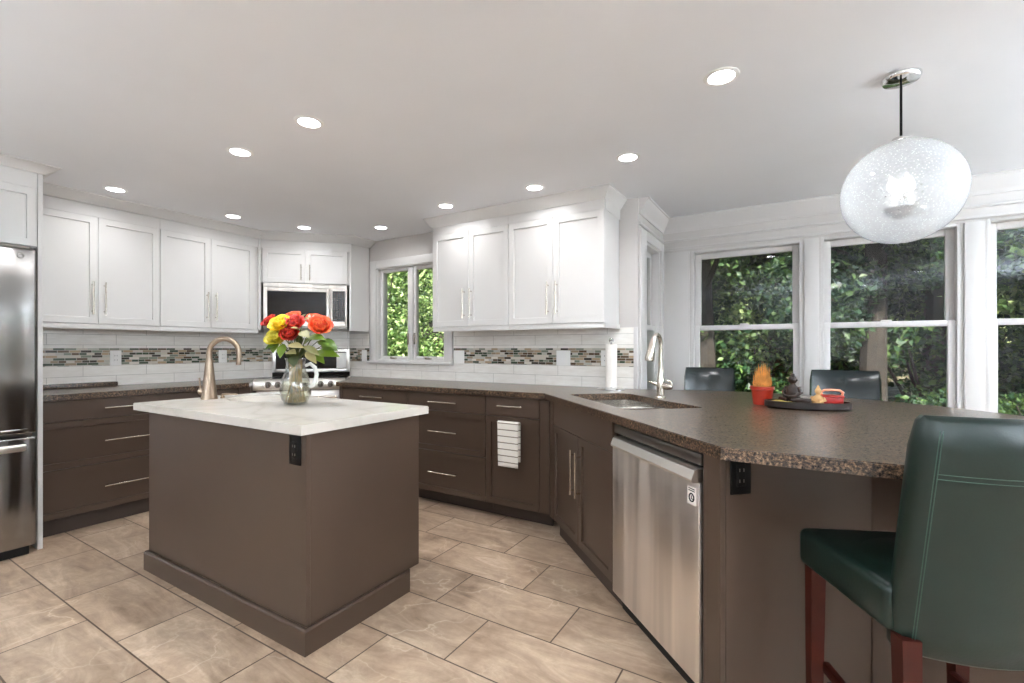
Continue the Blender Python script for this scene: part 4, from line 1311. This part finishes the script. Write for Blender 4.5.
def make_stool(label, loc, rz, lmat='leather', seam='horizontal', w=.46):
    """faces +y; origin on the floor below the seat centre"""
    c = thing('bar_stool', label, 'bar stool', loc, rz, None)
    d = .41
    wr = w - .065
    zt, zb = .665, .555
    g = G()
    st = []
    # seat: a padded block, slightly crowned
    n = 10
    rows = []
    g.box(-w / 2, w / 2, -d / 2 + .045, d / 2, zb, zt, .022, 4)
    for v in g.bm.verts:
        v.co.x *= 1 - (.5 - v.co.y / d) * (1 - wr / w)
    g.ball((0, 0, zt - .012), 1, w * .40, d * .43, .02, 24, 10)
    g.build('seat', lmat, c, 50)
    # curved back
    nb = 16
    g = G()
    tk = .062
    yb = -d / 2 - .012
    z0, z1 = .522, 1.055
    layers = 9
    def bx(u, v):
        hw = (wr / 2 - .020) * (1 - .02 * v)
        x = u * hw
        y = yb + .045 * u * u - .085 * v
        return x, y
    outer, inner = [], []
    us = [-1 + 2 * i / nb for i in range(nb + 1)]
    rings = []
    for k in range(layers + 1):
        v = k / layers
        z = z0 + (z1 - z0) * v
        pin = .010 if k in (0, layers) else 0
        ring_ = []
        for u in us:
            x, y = bx(u, v); ring_.append((x * (1 - pin * 1.2), y + pin, z))
        x, y = bx(1, v)
        ring_.append((x + .012 * (1 - pin * 60), y + tk * .5, z))
        for u in reversed(us):
            x, y = bx(u, v)
            puff = .012 * (1 - u * u) * sin(pi * v)
            ring_.append((x * (1 - pin * 1.2), y + tk - pin + puff, z))
        x, y = bx(-1, v)
        ring_.append((x - .012 * (1 - pin * 60), y + tk * .5, z))
        rings.append(ring_)
    # tuck the first and last ring in for a rounded edge
    def inset(r, dz, f):
        cx = sum(p[0] for p in r) / len(r); cy = sum(p[1] for p in r) / len(r)
        return [(cx + (p[0] - cx) * (1 - .012 * f), p[1] + (.012 * f if i <= nb else -.012 * f) * (1 if abs(p[0]) < 9 else 1), p[2] + dz) for i, p in enumerate(r)]
    rings = [inset(rings[0], -.010, 1)] + rings + [inset(rings[-1], .012, 1)]
    g.loft(rings)
    back = g.build('backrest', lmat, c, 50)
    # stitched seams on the rear face
    s = G()
    def rear(u, v):
        x, y = bx(u, v); return (x, y - .0012, z0 + (z1 - z0) * v)
    if seam == 'horizontal':
        for v in (.775, .795):
            s.tube([rear(-.90 + 1.80 * k / 20, v) for k in range(21)], .0010, 5)
        for u in (-.90, .90, -.925, .925):
            s.tube([rear(u, .02 + .95 * k / 20) for k in range(21)], .0010, 5)
    # centre seam of the front face
    f = [(0, bx(0, v)[1] + tk + .012 * sin(pi * v) + .0002, z0 + (z1 - z0) * v) for v in [.15 + .8 * k / 12 for k in range(13)]]
    s.tube(f, .002, 5)
    s.build('seam', 'thread' if seam == 'horizontal' else lmat, back)
    # legs
    lx, ly = wr / 2 - .028, d / 2 - .03
    for sx_, sy_ in ((-1, 1), (1, 1), (-1, -1), (1, -1)):
        tx, ty = sx_ * (lx + (.022 if sy_ > 0 else 0)), sy_ * ly
        bx_, by_ = tx + sx_ * .004, sy_ * (ly + .02 * (1 if sy_ < 0 else 0))
        a, b = .020, .015
        G().loft([[(bx_ - b, by_ - b, 0), (bx_ + b, by_ - b, 0), (bx_ + b, by_ + b, 0), (bx_ - b, by_ + b, 0)],
                  [(tx - a, ty - a, zb + .005), (tx + a, ty - a, zb + .005), (tx + a, ty + a, zb + .005), (tx - a, ty + a, zb + .005)]]).build('leg', 'wood_red', c)
    G().box(-lx + .015, lx - .015, ly - .012, ly + .012, .17, .205, .003).build('footrest', 'wood_red', c)
    for sx_ in (-1, 1):
        G().box(sx_ * lx - .010, sx_ * lx + .010, -ly + .01, ly - .012, .25, .28, .003).build('stretcher', 'wood_red', c)
    return c
th = radians(24)
r_ = Vector((cos(th), sin(th), 0)); f_ = Vector((-sin(th), cos(th), 0))
front_left = Vector((.004, 1.688, 0))
ctr = front_left + r_ * .23 - f_ * .205
make_stool('dark green leather stool in the right foreground, seen from behind', ctr, th)
make_stool('dark teal leather stool across the bar, left of the orange pot', (-.535, 3.535, 0), pi + radians(4), 'leather_blue', 'plain', .44)
make_stool('dark teal leather stool across the bar, behind the red box and tray', (.262, 3.53, 0), pi - radians(3), 'leather_blue', 'plain', .47)

# ------------------------------------------------------------------ ceiling lights
spots = [(-4.02, 1.347), (-2.657, 1.451), (-2.021, 1.434), (-4.0, 2.128), (-3.82, 2.66), (-3.22, 3.02), (-2.304, 2.822), (-1.525, 2.814), (-.824, 2.648), (-.256, 2.058)]
slab_ = ['round recessed ceiling light nearest the fridge, above the left wall cabinets', 'round recessed ceiling light over the island, the left one of the pair',
         'round recessed ceiling light over the island, the right one of the pair', 'round recessed ceiling light above the cabinet left of the microwave',
         'round recessed ceiling light in front of the corner cabinet above the microwave', 'round recessed ceiling light in front of the casement window',
         'round recessed ceiling light over the left end of the window-wall cabinets', 'round recessed ceiling light over the right end of the window-wall cabinets',
         'round recessed ceiling light beyond the crown, over the double sink', 'round recessed ceiling light nearest to the hanging glass globe']
behind = [(-3.0, -.4), (-1.5, -.4), (0.0, -.4), (1.5, -.3), (-3.0, -1.7), (-1.0, -1.7), (1.0, -1.7), (2.2, 1.6), (1.9, 3.1)]  # added, unseen ceiling lights that fill the rest of the room
can_lamp = bpy.data.lights.new('lamp', 'AREA')
can_lamp.shape = 'DISK'; can_lamp.size = .10; can_lamp.energy = CAN_WATTS; can_lamp.color = (.96, .98, 1.0); can_lamp.spread = radians(150)
open_lamp = can_lamp.copy(); open_lamp.energy = CAN_WATTS * 1.45
can_lamp.energy = CAN_WATTS * .5
OPEN_CANS = [spots[1], spots[2], spots[8], spots[9]]
def can_light(label, x, y, group=None):
    c = thing('ceiling_light', label, 'ceiling light', (x, y, H), 0, group)
    g = G().lathe([(.050, -.0005), (.050, -.004), (.053, -.0055), (.066, -.0035), (.068, -.0005)], cap=False, n=36)
    g.build('trim_ring', 'plastic_white', c)
    G().lathe([(.0495, -.0008), (.049, -.0035), (.02, -.004)], n=32).build('lens', 'can_light', c)
    o = bpy.data.objects.new('lamp', can_lamp if (x, y) not in OPEN_CANS else open_lamp); COL.objects.link(o); o.parent = c; o.location = (0, 0, -.008)
    return c
for (x, y), lb in zip(spots, slab_):
    can_light(lb, x, y)
for x, y in behind:
    can_light('added recessed fill light outside the picture', x, y, 'added recessed fill lights outside the picture')

# added, unseen lamps behind and beside the camera, bounced off the ceiling as fill
def fill_lamp(label, x, y, watts):
    c = thing('added_floor_lamp', label, 'floor lamp', (x, y, 0), 0, 'added fill uplighters outside the picture')
    G().lathe([(.14, 0), (.14, .015), (.12, .024), (.02, .03)]).build('base', 'steel_dark', c)
    G().cyl((0, 0, .028), (0, 0, 1.60), .012).build('pole', 'steel_dark', c)
    G().lathe([(.02, 1.585), (.05, 1.60), (.17, 1.715), (.175, 1.715), (.175, 1.72), (.16, 1.715), (.045, 1.608), (.0, 1.605)], cap=False).build('lamp_shade', 'plastic_white', c, 60)
    L = bpy.data.lights.new('lamp', 'POINT')
    L.energy = watts; L.shadow_soft_size = .07; L.color = (.76, .89, 1.0)
    o = bpy.data.objects.new('lamp', L); COL.objects.link(o); o.parent = c; o.location = (0, 0, 1.635)
fill_lamp('added uplighter filling the ceiling with light, outside the picture', -2.6, -1.2, FILL_LAMP_WATTS * .45)
fill_lamp('added uplighter filling the ceiling with light, outside the picture', 0.4, -1.6, FILL_LAMP_WATTS * .7)
fill_lamp('added uplighter filling the ceiling with light, outside the picture', 2.75, -.5, FILL_LAMP_WATTS * 1.0)
fill_lamp('added uplighter filling the ceiling with light, outside the picture', 2.7, 2.6, FILL_LAMP_WATTS * 1.2)

# ------------------------------------------------------------------ pendant
PX, PY = .366, 2.438
c = thing('pendant_light', 'clear bubbled glass globe pendant hanging over the bar', 'pendant light', (PX, PY, H))
ZC, RG = 1.842 - H, .205
G().lathe([(.066, 0), (.066, -.008), (.060, -.018), (.03, -.024), (.012, -.026)]).build('canopy', 'chrome', c)
G().cyl((0, 0, -.02), (0, 0, ZC + RG + .01), .0045, n=10).build('cord', 'plastic_black', c)
gp = [(RG * sin(a), ZC + RG * cos(a)) for a in [radians(v) for v in ([6] + list(range(10, 180, 5)) + [178])]]
gl = G().lathe(gp, n=64, cap=False).build('globe', 'globe', c, 180)
G().lathe([(.03, ZC + RG + .014), (.032, ZC + RG + .003), (.022, ZC + RG - .004), (.012, ZC + RG - .02)]).build('neck_cap', 'chrome', c)
inn = G().cyl((0, 0, ZC + RG - .02), (0, 0, ZC - .06), .005).lathe([(.062, ZC - .066), (.05, ZC - .075), (.018, ZC - .105), (.010, ZC - .112)]).ball((0, 0, ZC - .118), .011).build('lamp_cluster', 'chrome', c)
for k in range(4):
    a = k * pi / 2 + .4
    x, y = .036 * cos(a), .036 * sin(a)
    cd = G().cyl((x, y, ZC - .068), (x, y, ZC + .005), .009).build('candle_sleeve', 'plastic_white', c)
    G().lathe([(.006, ZC + .005), (.014, ZC + .02), (.014, ZC + .032), (.006, ZC + .055), (.002, ZC + .065)], (x, y, 0), n=16).build('bulb', 'bulb', cd)

# ------------------------------------------------------------------ outside
struct(G().box(-40, 40, YD + .16, 60, -.75, -.45).build('ground_outside', 'ground'))

def foliage(n, size, blobs, seed, jitter=.5):
    """leaf quads scattered through a few rounded masses"""
    rnd = random.Random(seed)
    bm = bmesh.new()
    tot = sum(b[3] * b[4] * b[5] for b in blobs)
    for (x, y, z, a, b_, c_) in blobs:
        m = max(40, int(n * a * b_ * c_ / tot))
        for _ in range(m):
            while True:
                v = Vector((rnd.uniform(-1, 1), rnd.uniform(-1, 1), rnd.uniform(-1, 1)))
                if .25 < v.length < 1: break
            p = Vector((x + v.x * a, y + v.y * b_, z + v.z * c_))
            s = size * rnd.uniform(.6, 1.4)
            nrm = Vector((rnd.gauss(0, .7), rnd.gauss(0, .7) - .35, rnd.gauss(.7, .6))).normalized()
            t = nrm.orthogonal().normalized()
            t = Matrix.Rotation(rnd.uniform(0, 6.28), 3, nrm) @ t
            q = nrm.cross(t)
            vs = [bm.verts.new(p + t * s * .5 * ca + q * s * .32 * sa + nrm * s * .06 * k) for ca, sa, k in ((-1, 0, 0), (-.1, -1, 1), (1, 0, 0), (-.1, 1, 1))]
            bm.faces.new(vs)
    return bm

def tree_proto(label, seed, h, mat, leaves, size, low=1.0):
    rnd = random.Random(seed)
    c = thing('tree', label, 'tree', (0, 0, -.45))
    g = G()
    lean = Vector((rnd.uniform(-.3, .3), rnd.uniform(-.2, .2), 0))
    pts = [Vector((0, 0, -.2)) + lean * (k / 5) ** 1.5 + Vector((0, 0, h * .85 * k / 5)) for k in range(6)]
    g.tube(pts, [.22, .18, .15, .12, .08, .04], 9)
    for k in range(5):
        a = rnd.uniform(0, 6.28); p = pts[2 + k % 3]
        g.tube([p, p + Vector((cos(a) * .7, sin(a) * .7, .5)), p + Vector((cos(a) * 1.4, sin(a) * 1.4, .8))], [.05, .035, .015], 6)
    g.build('trunk', 'bark', c)
    blobs = []
    for k in range(13):
        a = rnd.uniform(0, 6.28); zz = low + (h - low) * (k + .5) / 13
        rad = 1.5 * (1 - abs(k / 12 - .45) * .6)
        blobs.append((cos(a) * rad * .7, sin(a) * rad * .7, zz, rnd.uniform(.6, 1.1), rnd.uniform(.6, 1.1), rnd.uniform(.35, .65)))
    q = G(); q.bm.free(); q.bm = foliage(leaves, size, blobs, seed)
    me = bpy.data.meshes.new('crown'); q.bm.to_mesh(me); q.bm.free()
    me.materials.append(M[mat])
    o = bpy.data.objects.new('crown', me); COL.objects.link(o); o.parent = c
    return c

def shrub_proto(label, seed, h, mat, leaves, size, w=1.1):
    rnd = random.Random(seed)
    c = thing('bush', label, 'bush', (0, 0, -.45))
    g = G()
    for k in range(6):
        a = k * 1.05
        g.tube([(0, 0, -.1), (cos(a) * .25, sin(a) * .25, h * .4), (cos(a) * .5 * w, sin(a) * .5 * w, h * .85)], [.03, .02, .008], 6)
    g.build('stems', 'bark', c)
    blobs = [(rnd.uniform(-.7, .7) * w, rnd.uniform(-.7, .7) * w, h * rnd.uniform(.2, .85), rnd.uniform(.4, .7) * w, rnd.uniform(.4, .7) * w, h * rnd.uniform(.18, .32)) for _ in range(9)]
    bm = foliage(leaves, size, blobs, seed)
    me = bpy.data.meshes.new('leaf_mass'); bm.to_mesh(me); bm.free()
    me.materials.append(M[mat])
    o = bpy.data.objects.new('leaf_mass', me); COL.objects.link(o); o.parent = c
    return c

protoA = tree_proto('leafy tree beyond the dining windows, mid green crown over a dark trunk', 21, 8.0, 'leaf_a', 30000, .10, 1.7)
protoB = tree_proto('leafy tree beyond the dining windows, dark green crown over a dark trunk', 22, 9.0, 'leaf_b', 30000, .10, 1.9)
protoS = shrub_proto('low leafy shrub beyond the dining windows', 23, 1.5, 'leaf_a', 9000, .07)
protoK = shrub_proto('tall bright green shrub outside the casement window', 24, 3.6, 'leaf_c', 16000, .085, 1.2)
tr = [(protoA, -1.25, 8.2, 0.2, 1.0), (protoB, .95, 8.6, 1.3, .95), (protoA, 3.4, 8.4, 2.2, 1.0), (protoB, 6.0, 9.4, 3.9, 1.0),
      (protoB, -3.4, 10.6, 2.8, 1.1), (protoA, -.4, 11.6, 4.1, 1.15), (protoB, 2.2, 11.6, .7, 1.1), (protoA, 4.9, 12.2, 1.9, 1.15),
      (protoA, -5.6, 13.0, 5.2, 1.3), (protoB, -9.0, 11.6, .4, 1.2), (protoA, -12.4, 12.8, 2.5, 1.3), (protoB, 8.2, 13.0, 1.0, 1.3),
      (protoB, -2.4, 15.6, 2.0, 1.5), (protoA, 1.2, 16.0, .5, 1.5), (protoB, 4.8, 16.4, 3.3, 1.5), (protoA, 9.0, 17.4, 4.0, 1.5), (protoA, -7.4, 17.0, 3.9, 1.5)]
used = set()
for pr, x, y, rz, s in tr:
    o = pr if pr.name not in used else copy_tree(pr)
    used.add(pr.name)
    o.location = (x, y, -.45); o.rotation_euler = (0, 0, rz); o.scale = (s, s, s)
    o['group'] = 'mid green trees beyond the windows' if pr is protoA else 'dark green trees beyond the windows'
for i, (x, y, rz, s) in enumerate([(-1.9, 7.0, 0, .9), (.1, 7.3, 1, .8), (2.3, 7.0, 2, .8), (4.6, 7.2, 3, .9), (-3.0, 8.4, 4, 1.2), (1.9, 9.9, 2, 1.5), (-.5, 9.9, 5, 1.5), (4.6, 10.2, 1, 1.6)]):
    o = protoS if i == 0 else copy_tree(protoS)
    o.location = (x, y, -.45); o.rotation_euler = (0, 0, rz); o.scale = (s, s, s)
    o['group'] = 'shrubs beyond the dining windows'
fc = thing('invented_fence', 'made-up board fence, coloured dark in place of shade, outside the right pane of the casement window', 'fence', (-6.6, 7.3, -.45))  # invented fence for a dark area, its shade put into the colour
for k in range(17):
    G().box(k * .15, k * .15 + .142, 0, .02, .05, 2.18 + .01 * (k % 3), .004).build('board', 'darkened_fence', fc)
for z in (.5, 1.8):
    G().box(0, 2.55, .02, .07, z, z + .09).build('rail', 'darkened_fence', fc)
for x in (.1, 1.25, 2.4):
    G().box(x, x + .09, .07, .16, -.2, 2.2).build('post', 'darkened_fence', fc)
for i, (x, y, rz, s) in enumerate([(-7.0, 6.3, 0, 1.0), (-8.9, 7.2, 4, 1.1), (-6.6, 9.0, 1, 1.4), (-9.6, 9.2, 3, 1.5)]):
    o = protoK if i == 0 else copy_tree(protoK)
    o.location = (x, y, -.45); o.rotation_euler = (0, 0, rz); o.scale = (s, s, s)
    o['group'] = 'shrubs outside the casement window'
for i, (x, y, rz, s) in enumerate([(-4.2, 13.6, 0, 1.7), (-.6, 13.7, 2, 1.7), (3.0, 14.0, 4, 1.7), (6.8, 14.4, 1, 1.8), (.4, 20.5, 5, 2.5), (-5.6, 20.5, 3, 2.5), (6.4, 20.8, 1, 2.5)]):
    o = copy_tree(protoK)
    o.location = (x, y, -.45); o.rotation_euler = (0, 0, rz); o.scale = (s, s, s)
    o['label'] = 'tall bright thicket far behind the tree trunks beyond the dining windows'
    o['group'] = 'thickets behind the trees'
